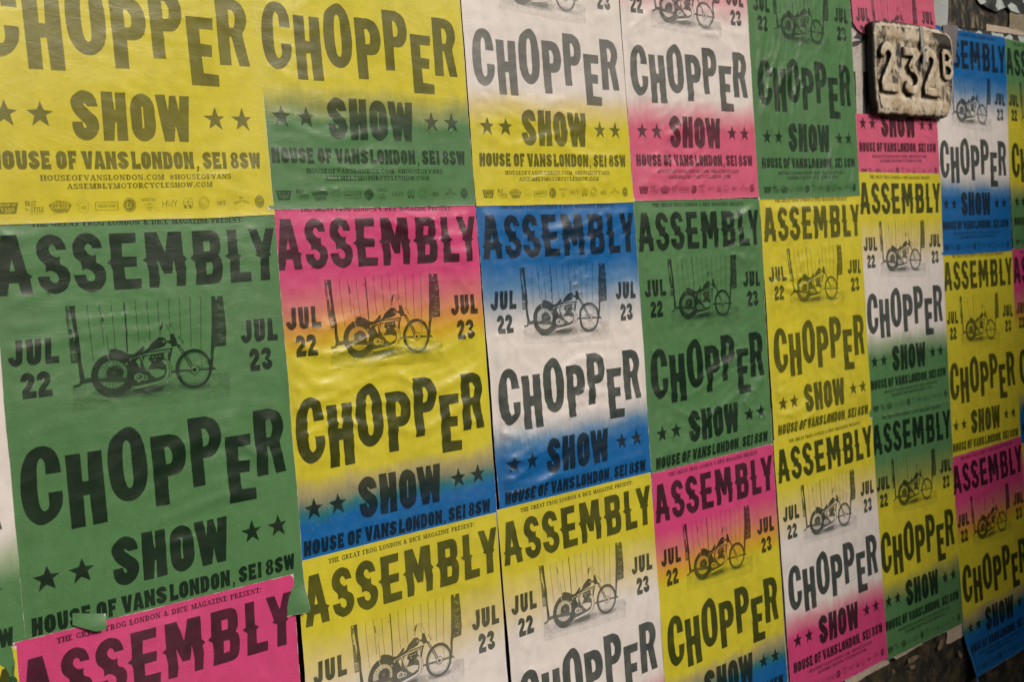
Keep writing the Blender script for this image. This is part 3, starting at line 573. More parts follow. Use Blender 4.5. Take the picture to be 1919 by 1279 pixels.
# engine
pic(.9, [(705, 720), (960, 672), (955, 790), (960, 960), (900, 1000), (660, 1030), (640, 960), (700, 860)])
pic(.12, [(735, 730), (790, 712), (800, 800), (770, 860), (730, 800)]); pic(.1, [(912, 690), (950, 684), (945, 770), (915, 740)])
pic(.97, [(790, 712), (900, 698), (908, 760), (872, 780), (868, 850), (812, 856), (805, 790), (772, 760)])
for x, y in ((815, 735), (845, 730), (878, 725), (830, 765)): pic(.2, ell(x, y, 10, 8, 8))
pic(.10, [(765, 872), (860, 862), (925, 880), (915, 925), (850, 960), (800, 925)]); pl(.8, 6, (770, 880), (800, 930), (850, 962), (915, 930))
pl(.1, 9, (705, 720), (745, 840), (765, 880)); pl(.9, 8, (690, 720), (730, 850), (800, 960)); pic(.12, ell(690, 945, 46, 42, 18)); pic(.85, ell(690, 945, 30, 26, 14)); pic(.2, ell(680, 938, 14, 12, 10)); pic(.3, ell(745, 955, 26, 30, 12)); pic(.9, ell(745, 955, 12, 14, 10))
pic(.92, [(640, 1000), (760, 985), (880, 975), (930, 900), (940, 960), (880, 1005), (700, 1040), (640, 1040)])
# exhaust
for off, w in ((0, 40), (0, 24)):
    pl(.85 if w == 40 else .03, w, (650, 1060), (760, 1035), (880, 1002), (930, 970), (952, 900), (945, 820), (905, 775))
pl(.85, 24, (945, 985), (972, 940), (975, 850), (955, 790), (925, 768)); pl(.05, 12, (945, 985), (972, 940), (975, 850), (955, 790), (925, 768))

PARTS = {'presenter': 'presenter_line', 'title': 'title_lettering', 'date': 'date_lettering', 'date2': 'date_lettering', 'headline': 'headline_lettering', 'show': 'show_lettering',
         'address': 'address_line', 'web': 'web_address_lines', 'picture': 'motorcycle_picture', **{f'star{k}': 'star' for k in range(4)}, **{f'logo{k}': 'sponsor_logo' for k in range(13)}}
KEYS = list(PARTS)

def inside(px, py, loops):
    r = np.zeros(len(px), dtype=bool)
    for l in loops:
        a = np.asarray(l); b = np.roll(a, -1, axis=0); c = np.zeros(len(px), dtype=bool)
        for (x0, y0), (x1, y1) in zip(a, b):
            if y0 == y1: continue
            k = (y0 > py) != (y1 > py)
            c ^= k & (px < (x1 - x0) * (py - y0) / (y1 - y0) + x0)
        r ^= c
    return r

PW0, PW1, PHT = -0.010, 0.481, 0.6745
def template(clips=(), step=0.0065):
    """one flat triangulation of the whole sheet: paper grid plus every printed outline, so ink and paper share their faces"""
    nu = int((PW1 - PW0) / step) + 1; nv = int(PHT / step) + 1
    jr = random.Random(3)
    pts = []; edges = []
    us = np.linspace(PW0, PW1, nu); vs = np.linspace(0.0, -PHT, nv)
    for j, v in enumerate(vs):
        for i, u in enumerate(us):
            ei = i in (0, nu - 1); ej = j in (0, nv - 1)
            pts.append((u + (0 if ei else jr.uniform(-.15, .15) * step), v + (0 if ej else jr.uniform(-.15, .15) * step)))
    idx = lambda i, j: j * nu + i
    for i in range(nu - 1): edges += [(idx(i, 0), idx(i + 1, 0)), (idx(i, nv - 1), idx(i + 1, nv - 1))]
    for j in range(nv - 1): edges += [(idx(0, j), idx(0, j + 1)), (idx(nu - 1, j), idx(nu - 1, j + 1))]
    for loops in [a[2] for a in ART] + [[dense(c)] for c in clips]:
        for l in loops:
            k = len(pts); pts += [tuple(p) for p in l]
            edges += [(k + i, k + (i + 1) % len(l)) for i in range(len(l))]
    co, _, faces, *_ = delaunay_2d_cdt([Vector(p) for p in pts], edges, [], 0, 1e-7)
    co = np.array([(v.x, v.y) for v in co]); tri = np.array([f for f in faces if len(f) == 3], dtype=np.int64)
    # all faces counter-clockwise in (u, v), so normals point at the street (-y)
    a, b, c = co[tri[:, 0]], co[tri[:, 1]], co[tri[:, 2]]
    ar = (b[:, 0] - a[:, 0]) * (c[:, 1] - a[:, 1]) - (b[:, 1] - a[:, 1]) * (c[:, 0] - a[:, 0])
    tri[ar < 0] = tri[ar < 0][:, ::-1]
    tri = tri[np.abs(ar) > 1e-14]
    cen = co[tri].mean(axis=1)
    ok = (cen[:, 0] > PW0) & (cen[:, 0] < PW1) & (cen[:, 1] < 0) & (cen[:, 1] > -PHT)
    tri, cen = tri[ok], cen[ok]
    part = np.full(len(tri), -1); tone = np.zeros(len(tri))
    order = np.argsort(cen[:, 0]); sx = cen[order, 0]
    for key, tn, loops in ART:
        al = np.concatenate([np.asarray(l) for l in loops]); lo, hi = al.min(0), al.max(0)
        s = order[np.searchsorted(sx, lo[0]):np.searchsorted(sx, hi[0])]
        s = s[(cen[s, 1] > lo[1]) & (cen[s, 1] < hi[1])]
        if not len(s): continue
        q = s[inside(cen[s, 0], cen[s, 1], loops)]
        part[q] = KEYS.index(key); tone[q] = tn
    return dict(co=co, tri=tri, cen=cen, part=part, tone=tone)

# ---------------------------------------------------------------- the posters
TPL = template()
CLIPS = {k: [(p[0] / 1e4, p[1] / 1e4) for p in SCRAP[k]] for k in ('clip_up', 'clip_low')}
TPL_TORN = template(list(CLIPS.values()))

AU, AV = 0.24, -0.35
def warp(aff, u, v):
    x = u - AU; y = v - AV
    k = np.array(aff, float).reshape(6, 2); B = (1.0, x, y, x * x, x * y, y * y)
    return u + sum(k[i, 0] * B[i] for i in range(6)), v + sum(k[i, 1] * B[i] for i in range(6))

def wrinkles(X, Z, amp, seed, tilt):
    ct, s_ = math.cos(tilt), math.sin(tilt)
    x = X * ct + Z * s_; z = -X * s_ + Z * ct
    wx = perlin(x * 5, z * 7, 91) * .5
    patch = sstep(-.15, .45, perlin(x * 3.1 + 7, z * 4.3, 17 + seed))
    r1 = 1 - np.abs(perlin(x * 3.6 + wx, z * 17 + wx * 1.5, 3 + seed)) * 2.2
    r2 = 1 - np.abs(perlin(x * 8 + wx, z * 36 + wx * 2, 5 + seed)) * 2.2
    r3 = 1 - np.abs(perlin(x * 15 + wx, z * 15 - wx, 9 + seed)) * 2.4
    n = .0022 * np.clip(r1, 0, 1) ** 2 * patch + .0013 * np.clip(r2, 0, 1) ** 2 * (.4 + .6 * patch) + .0005 * np.clip(r3, 0, 1) ** 3
    n = n + .0022 * (perlin(x * 4, z * 11, 23) + 1) * .5
    return n * amp * 1.5

def base_layer(col, rank): return 0.0008 + (8.6 - col) * 0.0004 + rank * 0.0003

def build_poster(key, col, rank, scheme, label, ink=0.95, wr=0.6, tilt=0.0, skip=(), uL=0.0, uR=0.0, tpl=None, clip=None, fit=None, curl=None):
    (px, pz, roll), aff = FIT[fit or key]
    t = tpl or TPL
    root = bpy.data.objects.new('poster', None); COL.objects.link(root)
    root.empty_display_size = 0.1
    root.location = (px, 0.0, pz + GROUND); root.rotation_euler = (0, -roll, 0)
    tag(root, label, 'poster', 'show posters pasted on the wall')
    u, v = t['co'][:, 0].copy(), t['co'][:, 1].copy()
    tri, part, tone = t['tri'], t['part'], t['tone']
    if clip is not None:
        k = inside(t['cen'][:, 0], t['cen'][:, 1], [clip]); tri, part, tone = tri[k], part[k], tone[k]
    seed = int(abs(px * 37 + pz * 91) * 10) % 97
    # sheet edges: cut a little unevenly
    wv = perlin(v * 9, np.full_like(v, seed * .7), 41) * .0016 + perlin(v * 45, np.full_like(v, seed * .3), 43) * .0004
    wu = perlin(u * 9, np.full_like(u, seed * .9), 45) * .0010
    eL = np.exp(-(u - PW0) / .006); eR = np.exp(-(PW1 - u) / .006)
    un = u + eL * (wv + uL) + eR * (wv[::-1] * 0 + wv * .8 + uR)
    vn = v + np.exp(-(v + PHT) / .006) * wu
    edge = np.minimum.reduce([u - PW0, PW1 - u, v + PHT, -v])
    x, z = warp(aff, un, vn)
    c, s_ = math.cos(roll), math.sin(roll)
    X = px + c * x - s_ * z; Z = pz + s_ * x + c * z
    h = wrinkles(X, Z, wr, seed, tilt) * sstep(.009, .036, edge)
    if rank == 0: h = h * sstep(-.600, -.562, v)      # the hidden foot lies flat under the sheet pasted over it
    y = -(base_layer(col, rank) + h)
    if rank == 1: y -= .0012 * np.exp(-(v + PHT) / .008)      # the foot of an upper sheet stands off a little
    if curl == 'low right':
        y -= .010 * sstep(.05, 0, np.hypot(PW1 - u, (v + PHT) * .8))
    if curl == 'low left':
        q = sstep(.10, 0, np.hypot((u - PW0) * 1.3, (v + PHT) * .6)); y -= .025 * q; x = x + .012 * q
    co = np.stack([x, y, z], axis=1)
    mp, mi = poster_mats(scheme)
    used = np.unique(tri); rm = np.full(len(co), -1); rm[used] = np.arange(len(used))
    me = mesh_np('paper_sheet', co[used], rm[tri]); attr(me, 'edge', 'POINT', edge[used])
    link('paper_sheet', me, (mp,), root)
    # vertex normals are close to -y; the ink film lies 0.12 mm off the paper
    cof = co.copy(); cof[:, 1] -= 0.00012
    for i, k in enumerate(KEYS):
        if k in skip or (k.startswith('logo') and 'logos' in skip): continue
        f = part == i
        if not f.any(): continue
        ft = tri[f]; us = np.unique(ft); rm = np.full(len(co), -1); rm[us] = np.arange(len(us))
        me = mesh_np(PARTS[k], cof[us], rm[ft]); attr(me, 'tone', 'FACE', tone[f] * ink)
        link(PARTS[k], me, (mi,), root)
    return root

Y, Pk, Gn, Bl, Wh = 'yellow', 'pink', 'green', 'blue', 'white'
TOPHALF = ('presenter', 'title', 'date', 'date2', 'picture')
LOWHALF = ('show', 'star0', 'star1', 'star2', 'star3', 'address', 'web', 'logos')
# extra places read off the rows that only just enter the frame
FIT['P02'] = ([-0.949, -0.030, 0.004], [0] * 12)
FIT['P03'] = ([-0.963, -0.628, 0.0], [0] * 12)
FIT['P83'] = ([2.945, -0.805, 0.0], [0] * 12)

build_poster('P11', 1, 1, (Y, Y, Y), 'all yellow poster in the top left corner, cropped by the left edge of the photo', ink=.80, wr=.35, skip=TOPHALF)
build_poster('P12', 1, 0, (Gn, Gn, Gn), 'all green poster at the far left, its lower right corner curling off the wall', ink=1.0, wr=.7, tilt=.05, skip=('web', 'logos'), curl='low right', uL=-.004, uR=-.0025)
build_poster('P13', 1, 1, (Pk, Pk, Pk), 'pink poster in the bottom left corner, only its title showing', ink=.95, wr=.4, skip=('headline',) + LOWHALF + ('date', 'picture'))
build_poster('P21', 2, 1, (Y, Y, Gn), 'yellow poster fading to green at the foot, in the top row', ink=.86, wr=.4, skip=('presenter', 'title', 'date', 'date2'))
build_poster('P22', 2, 0, (Pk, Y, Bl), 'pink poster fading to yellow and then blue, right of the big all green poster', ink=.98, wr=1.0, tilt=.03, skip=('web', 'logos'), uR=-.002)
build_poster('P23', 2, 1, (Y, Wh, Wh), 'yellow to white poster at the bottom edge, right of the pink corner poster', ink=.92, wr=.35, skip=('headline',) + LOWHALF, uR=-.0045)
build_poster('P31', 3, 1, (Wh, Wh, Y), 'white poster with a yellow foot, in the top row', ink=.84, wr=.55, tilt=.04, skip=('presenter', 'title', 'date'))
build_poster('P32', 3, 0, (Bl, Wh, Bl), 'blue poster with a white middle and deep sloping creases, below the white and yellow one', ink=.97, wr=1.4, tilt=.16, skip=('web', 'logos'), uL=.001)
build_poster('P33', 3, 1, (Y, Wh, Pk), 'yellow poster fading to white at the bottom edge, below the creased blue and white one', ink=.95, wr=.4, skip=LOWHALF, uL=.002)
build_poster('P41', 4, 1, ('rose', Wh, 'rose'), 'white poster with a pink foot, in the top row', ink=.9, wr=.8, tilt=.3, skip=('presenter', 'title'))
build_poster('P42', 4, 0, (Gn, Gn, Gn), 'all green wrinkled poster in the middle row, below the one with a pink foot', ink=1.0, wr=1.15, tilt=.1, skip=('web', 'logos'), uR=.001)
build_poster('P43', 4, 1, (Pk, Y, Bl), 'pink to yellow to blue poster at the bottom edge, below the wrinkled green one', ink=.98, wr=.35, skip=('web', 'logos'))
build_poster('P51', 5, 1, (Gn, Gn, Gn), 'all green poster in the top row, left of the stone house number', ink=.92, wr=.95, tilt=1.2, skip=('presenter', 'title'), uL=-.005, uR=.003)
build_poster('P52', 5, 0, (Y, Y, Y), 'all yellow poster below the top row green one, right of the wrinkled green one', ink=.9, wr=1.2, tilt=.12, skip=('web', 'logos'))
build_poster('P53', 5, 1, (Y, Wh, Pk), 'yellow to white to pink poster with a pink foot, left of the bare rough wall', ink=1.0, wr=.3)
build_poster('PU', 6, 0, ('rose',) * 3, 'torn upper half of a pink poster above the stone house number', ink=.95, wr=.5, skip=('headline',) + LOWHALF, tpl=TPL_TORN, clip=CLIPS['clip_up'])
build_poster('PL', 6, 0, ('rose',) * 3, 'torn lower strip of a pink poster reading SHOW, just below the stone house number', ink=.95, wr=.4, skip=('presenter', 'title', 'date', 'date2', 'picture', 'headline'), tpl=TPL_TORN, clip=CLIPS['clip_low'])
build_poster('P62', 6, 1, (Y, Wh, Gn), 'yellow to white to green poster below the stone house number', ink=.97, wr=.35)
build_poster('P63', 6, 0, (Gn, Y, Gn), 'green to yellow to green poster, its green foot right above the bare rough wall', ink=1.0, wr=.35)
build_poster('P72', 7, 1, (Bl, Wh, Bl), 'blue and white poster at the top right, half hidden by the stone house number', ink=.97, wr=.3)
build_poster('P73', 7, 0, (Y, Y, Y), 'all yellow poster at the right, below the top right blue and white one', ink=.95, wr=.35, skip=('web', 'logos'))
build_poster('P74', 7, 1, (Pk, Y, Bl), 'pink, yellow and blue poster in the bottom right corner, one corner hanging loose', ink=1.0, wr=.4, curl='low left')
build_poster('P81', 8, 1, (Gn, Y, Gn), 'green to yellow poster at the top of the right edge of the photo', ink=.97, wr=.3)
build_poster('P82', 8, 0, (Pk, Y, Bl), 'sliver of a pink, yellow and blue poster at the right edge of the photo', ink=.97, wr=.3)
build_poster('P83', 8, 1, (Y, Y, Y), 'thin sliver of a yellow poster low on the right edge of the photo', ink=.97, wr=.3)
build_poster('P02', 0, -1, (Wh, Wh, Gn), 'sliver of a white and green poster at the left edge, beside the big green one', ink=.97, wr=.3, skip=('presenter', 'title', 'date', 'picture'), uR=-.002)
build_poster('P03', 0, 0, (Y, Y, Y), 'sliver of a yellow poster in the very bottom left corner', ink=.97, wr=.3, skip=('headline',) + LOWHALF)

# ---------------------------------------------------------------- older paper, wall, ground
def flat_piece(name, polys, depth, mat, label=None, cat=None, parent=None, step=.012, lump=.0008, thick=0.0, seed=1, group=None):
    """scrap of paper or plaster lying on the wall: real outline, gentle unevenness"""
    V = []; F = []; k0 = 0
    for poly in polys:
        a = np.array(poly); lo, hi = a.min(0), a.max(0)
        pts = [tuple(p) for p in poly]
        dense = []
        for i in range(len(pts)):
            p, q = np.array(pts[i]), np.array(pts[(i + 1) % len(pts)]); n = max(1, int(np.linalg.norm(q - p) / (step * .7)))
            nr = np.array([-(q - p)[1], (q - p)[0]]) / (np.linalg.norm(q - p) + 1e-9)
            for j in range(n):
                w = p + (q - p) * j / n
                dense.append(tuple(w + nr * (perlin(np.array([w[0] * 40]), np.array([w[1] * 40]), seed)[0] * .0016 if j else 0)))
        k = len(dense); ed = [(i, (i + 1) % k) for i in range(k)]
        for X in np.arange(lo[0], hi[0], step):
            for Z in np.arange(lo[1], hi[1], step): dense.append((X + .2 * step * math.sin(Z * 900), Z + .2 * step * math.cos(X * 800)))
        co, _, fa, *_ = delaunay_2d_cdt([Vector(p) for p in dense], ed, [], 0, 1e-7)
        co = np.array([(p.x, p.y) for p in co]); tri = np.array(fa)
        cen = co[tri].mean(1); tri = tri[inside(cen[:, 0], cen[:, 1], [dense[:k]])]
        A, B_, C_ = co[tri[:, 0]], co[tri[:, 1]], co[tri[:, 2]]
        ar = (B_[:, 0] - A[:, 0]) * (C_[:, 1] - A[:, 1]) - (B_[:, 1] - A[:, 1]) * (C_[:, 0] - A[:, 0])
        tri[ar < 0] = tri[ar < 0][:, ::-1]
        y = .0032 - (depth + lump * (perlin(co[:, 0] * 14, co[:, 1] * 14, seed) + perlin(co[:, 0] * 40, co[:, 1] * 40, seed + 3) * .5 + 1))
        V.append(np.stack([co[:, 0], y, co[:, 1] + GROUND], 1)); F.append(tri + k0); k0 += len(co)
    V = np.concatenate(V); F = np.concatenate(F)
    used = np.unique(F); rm = np.full(len(V), -1); rm[used] = np.arange(len(used)); V = V[used]; F = rm[F]
    org = np.array([0, 0, 0]) if parent is not None else np.array([V[:, 0].mean(), 0.0, V[:, 2].min()])
    if parent is not None: org = np.array(parent.location)
    o = link(name, mesh_np(name, V - org, F), (mat,), parent)
    if parent is None: o.location = org
    if label: tag(o, label, cat, group)
    return o

M_old = rough_mat('old_white_paper', (.40, .35, .30), (.62, .56, .50), 9, .3, .7, .7, .3, .002, detail=5)
M_oldink = rough_mat('old_black_print', (.014, .014, .016), (.03, .03, .032), 20, .35, .7, .6, .3, .002)
M_grey = rough_mat('grey_paper', (.34, .38, .37), (.46, .49, .47), 12, .3, .7, .7, .3, .002, detail=5)
M_purple = rough_mat('grey_tape', (.13, .115, .125), (.19, .165, .175), 18, .3, .7, .55, .3, .002)
M_peel = rough_mat('peeling_layer', (.010, .012, .011), (.30, .22, .13), 20, .50, .64, .9, 1.0, .01, stretch=(1.6, 1, .8), third=(.07, .05, .025))
M_beige = rough_mat('beige_plaster', (.20, .165, .105), (.36, .30, .20), 20, .3, .7, .9, .5, .004)
M_pale = rough_mat('pale_paint', (.44, .34, .26), (.60, .48, .38), 22, .25, .6, .8, .4, .003)
M_chk = rough_mat('check_black', (.004, .008, .008), (.012, .018, .017), 25, .3, .7, .6, .3, .002)
M_chkw = rough_mat('check_white', (.42, .48, .46), (.60, .66, .63), 25, .3, .7, .7, .3, .002)
M_wall = rough_mat('sooty_rough_brick', (.013, .012, .007), (.14, .105, .05), 21, .42, .68, .9, 1.0, .02, third=(.006, .008, .006))
M_patch = rough_mat('plaster_remnant', (.13, .10, .055), (.34, .25, .14), 24, .35, .65, .9, .7, .006)

op = flat_piece('old_poster', SCRAP['old_sheet'], .0012, M_old, 'older black and white poster showing beside the left end of the stone house number', 'poster', lump=.0006)
for q in SCRAP['old_ink']: flat_piece('old_print', [q], .0016, M_oldink, parent=op, lump=.0006, seed=1)
flat_piece('paper_strip', SCRAP['grey_strip'], .0026, M_grey, 'light grey paper strip right of the torn pink poster, above the house number', 'paper scrap')
flat_piece('paper_strip', SCRAP['purple_strip'], .0075, M_purple, 'dark grey strip covering the left edge of the top right blue poster', 'paper scrap')
flat_piece('peeling_layer', SCRAP['peel_patch'], .0016, M_peel, 'brown and beige peeling paper layer at the top, right of the light grey strip', 'paper scrap', lump=.003)
flat_piece('plaster_patch', SCRAP['beige_patch'], .0016, M_beige, 'beige plaster patch at the top right corner', 'plaster', lump=.002)
flat_piece('painted_strip', SCRAP['pale_strip'], .0022, M_pale, 'pale pink beige strip running above the chequered paper at the top right', 'plaster', lump=.001)
ck = flat_piece('chequered_poster', SCRAP['check_low'], .0012, M_chk, 'black and white chequered paper peeking out above the top right blue poster', 'poster', lump=.0005)
for q in SCRAP['check_low_white']: flat_piece('white_check', [q], .0016, M_chkw, parent=ck, lump=.0005)
ck = flat_piece('chequered_poster', SCRAP['check_up'], .0030, M_chk, 'crumpled black and white chequered paper at the top edge, right of the peeling brown layer', 'poster', lump=.004)
for q in SCRAP['check_up_white']: flat_piece('white_check', [q], .0036, M_chkw, parent=ck, lump=.004)
flat_piece('paper_remnant', SCRAP['under_strip'], .0016, M_pale, 'torn pale old paper strips along the lower poster edges at the bottom right', 'paper scrap', lump=.001)
flat_piece('plaster_remnant', SCRAP['plaster_patch'], .0020, M_patch, 'flaking beige remnants on the bare rough wall at the bottom right', 'plaster', lump=.003)
for q, lb in zip(SCRAP['gap_scrap'], ('small white paper patch in the gap left of the all yellow poster in the middle', 'long white paper edge left of the yellow, white and pink poster', 'white paper edge at the left border, beside the big green poster', 'white paper sliver at the top left of the all yellow poster in the middle')):
    flat_piece('paper_scrap', [q], .0012, M_old, lb, 'paper scrap', lump=.0004, group='white scraps of older paper in the gaps')

# torn tongue of the big green poster, hanging over the pink one
def tongue():
    poly = SCRAP['flap']; a = np.array(poly)
    parent = next(o for o in COL.objects if o.name.startswith('poster') and 'far left' in o.get('label', ''))
    pts = []
    for i in range(len(poly)):
        p, q = np.array(poly[i]), np.array(poly[(i + 1) % len(poly)])
        for j in range(6): pts.append(tuple(p + (q - p) * j / 6))
    k = len(pts); ed = [(i, (i + 1) % k) for i in range(k)]
    lo, hi = a.min(0), a.max(0)
    for X in np.arange(lo[0], hi[0], .003):
        for Z in np.arange(lo[1], hi[1], .003): pts.append((X, Z))
    co, _, fa, *_ = delaunay_2d_cdt([Vector(p) for p in pts], ed, [], 0, 1e-7)
    co = np.array([(p.x, p.y) for p in co]); tri = np.array(fa); cen = co[tri].mean(1)
    tri = tri[inside(cen[:, 0], cen[:, 1], [pts[:k]])]
    A, B_, C_ = co[tri[:, 0]], co[tri[:, 1]], co[tri[:, 2]]
    ar = (B_[:, 0] - A[:, 0]) * (C_[:, 1] - A[:, 1]) - (B_[:, 1] - A[:, 1]) * (C_[:, 0] - A[:, 0])
    tri[ar < 0] = tri[ar < 0][:, ::-1]
    d = sstep(hi[1], lo[1] + .003, co[:, 1]); r = sstep(lo[0], hi[0], co[:, 0])
    y = -(base_layer(1, 1) + .0012 + .0045 * d * (.4 + r))
    W = np.stack([co[:, 0], y, co[:, 1] + GROUND], 1)
    Mi = (Matrix.Translation(parent.location) @ parent.rotation_euler.to_matrix().to_4x4()).inverted()
    Lc = np.array([tuple(Mi @ Vector(w)) for w in W])
    used = np.unique(tri); rm = np.full(len(Lc), -1); rm[used] = np.arange(len(used))
    me = mesh_np('torn_tongue', Lc[used], rm[tri])
    attr(me, 'edge', 'POINT', np.clip((hi[0] - co[used, 0]) * .45, 0, 1))
    link('torn_tongue', me, (poster_mats((Gn, Gn, Gn))[0],), parent)
tongue()

# the wall itself: rough sooty masonry behind the paper
def wall():
    xs = np.concatenate([np.arange(-6, 1.2, .5), np.arange(1.2, 3.6, .012), np.arange(3.6, 9.1, .5)])
    zs = np.concatenate([np.arange(0.0, 0.2, .1), np.arange(.2, 1.4, .012), np.arange(1.4, 3.6, .2)])
    Xg, Zg = np.meshgrid(xs, zs)
    X = Xg.ravel(); Z = Zg.ravel()
    # coursed stone blocks with worn joints, lumpy faces
    row = np.floor(Z / .21); xo = X + (row % 2) * .24; jx = np.abs((xo / .48) % 1 - .5) * .48; jz = np.abs((Z / .21) % 1 - .5) * .21
    joint = np.maximum(sstep(.228, .24, jx), sstep(.094, .105, jz))
    lump = perlin(X * 9, Z * 9, 5) * .007 + perlin(X * 24, Z * 24, 6) * .004 + perlin(X * 60, Z * 60, 7) * .0018
    y = -np.minimum(lump - .012 * joint, .0) * 1.0 + .0045
    nx, nz = len(xs), len(zs); q = np.arange(nx * nz).reshape(nz, nx)
    a, b, c, d = q[:-1, :-1].ravel(), q[:-1, 1:].ravel(), q[1:, 1:].ravel(), q[1:, :-1].ravel()
    tri = np.concatenate([np.stack([a, b, c], 1), np.stack([a, c, d], 1)])
    V = np.stack([X, y, Z], 1)
    # back, top and ends as a box behind
    k = len(V)
    bx = [(-6, .35, 0), (9, .35, 0), (9, .35, 3.5), (-6, .35, 3.5), (-6, .02, 0), (9, .02, 0), (9, .02, 3.5), (-6, .02, 3.5)]
    V = np.concatenate([V, np.array(bx, float)])
    for f in ((0, 3, 2, 1), (3, 7, 6, 2), (0, 4, 7, 3), (1, 2, 6, 5), (0, 1, 5, 4)):
        tri = np.concatenate([tri, np.array([[k + f[0], k + f[1], k + f[2]], [k + f[0], k + f[2], k + f[3]]])])
    o = link('stone_wall', mesh_np('stone_wall', V, tri, True), (M_wall,))
    tag(o, 'dark sooty rough stone wall behind all the posters, bare at the bottom right', 'wall')
wall()

M_pave = rough_mat('pavement', (.07, .068, .064), (.13, .125, .118), 6, .3, .7, .9, .4, .004)
M_asph = rough_mat('asphalt', (.035, .035, .036), (.06, .06, .06), 30, .3, .7, .9, .5, .004)
def slab(name, x0, x1, y0, y1, z, mat, h=0.0):
    V = np.array([(x0, y0, z), (x1, y0, z), (x1, y1, z), (x0, y1, z)] + ([(x0, y0, z - h), (x1, y0, z - h)] if h else []), float)
    T = [[0, 1, 2], [0, 2, 3]] + ([[4, 5, 1], [4, 1, 0]] if h else [])
    o = link(name, mesh_np(name, V, np.array(T), False), (mat,)); tag(o, kind='structure'); return o
slab('road', -60, 60, -60, 12, -.13, M_asph)
slab('pavement', -12, 14, -2.6, .35, 0.0, M_pave, .13)

# ---------------------------------------------------------------- cast house number 232B
M_sign = None
def sign_mats():
    mt, t, b = new_mat('flaking_cream_paint'); n = N(t); p = n.pos()
    f = n.noise(n.scale(p, (1, 1, .6)), 26, 8, .66, .6)
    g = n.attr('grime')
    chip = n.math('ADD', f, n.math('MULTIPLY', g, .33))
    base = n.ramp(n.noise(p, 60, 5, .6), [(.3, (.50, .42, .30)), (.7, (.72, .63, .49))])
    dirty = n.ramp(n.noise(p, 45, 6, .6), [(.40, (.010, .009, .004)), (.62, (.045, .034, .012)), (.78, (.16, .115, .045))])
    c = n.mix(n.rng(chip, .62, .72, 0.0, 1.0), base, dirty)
    stain = n.noise(n.scale(p, (24, 24, 20)), 1.0, 5, .65, .5)
    c = n.mix(n.rng(stain, .42, .66, 0.0, .85), c, n.mix(1.0, c, (.52, .40, .22), 'MULTIPLY'))
    t.links.new(c, b.inputs['Base Color']); b.inputs['Roughness'].default_value = .6
    fine = n.noise(p, 160, 5, .6)
    h = n.math('ADD', n.math('MULTIPLY', n.rng(chip, .62, .68, 1.0, 0.0), .8), n.math('MULTIPLY', fine, .5))
    t.links.new(n.bump(h, .6, .003), b.inputs['Normal'])
    return mt
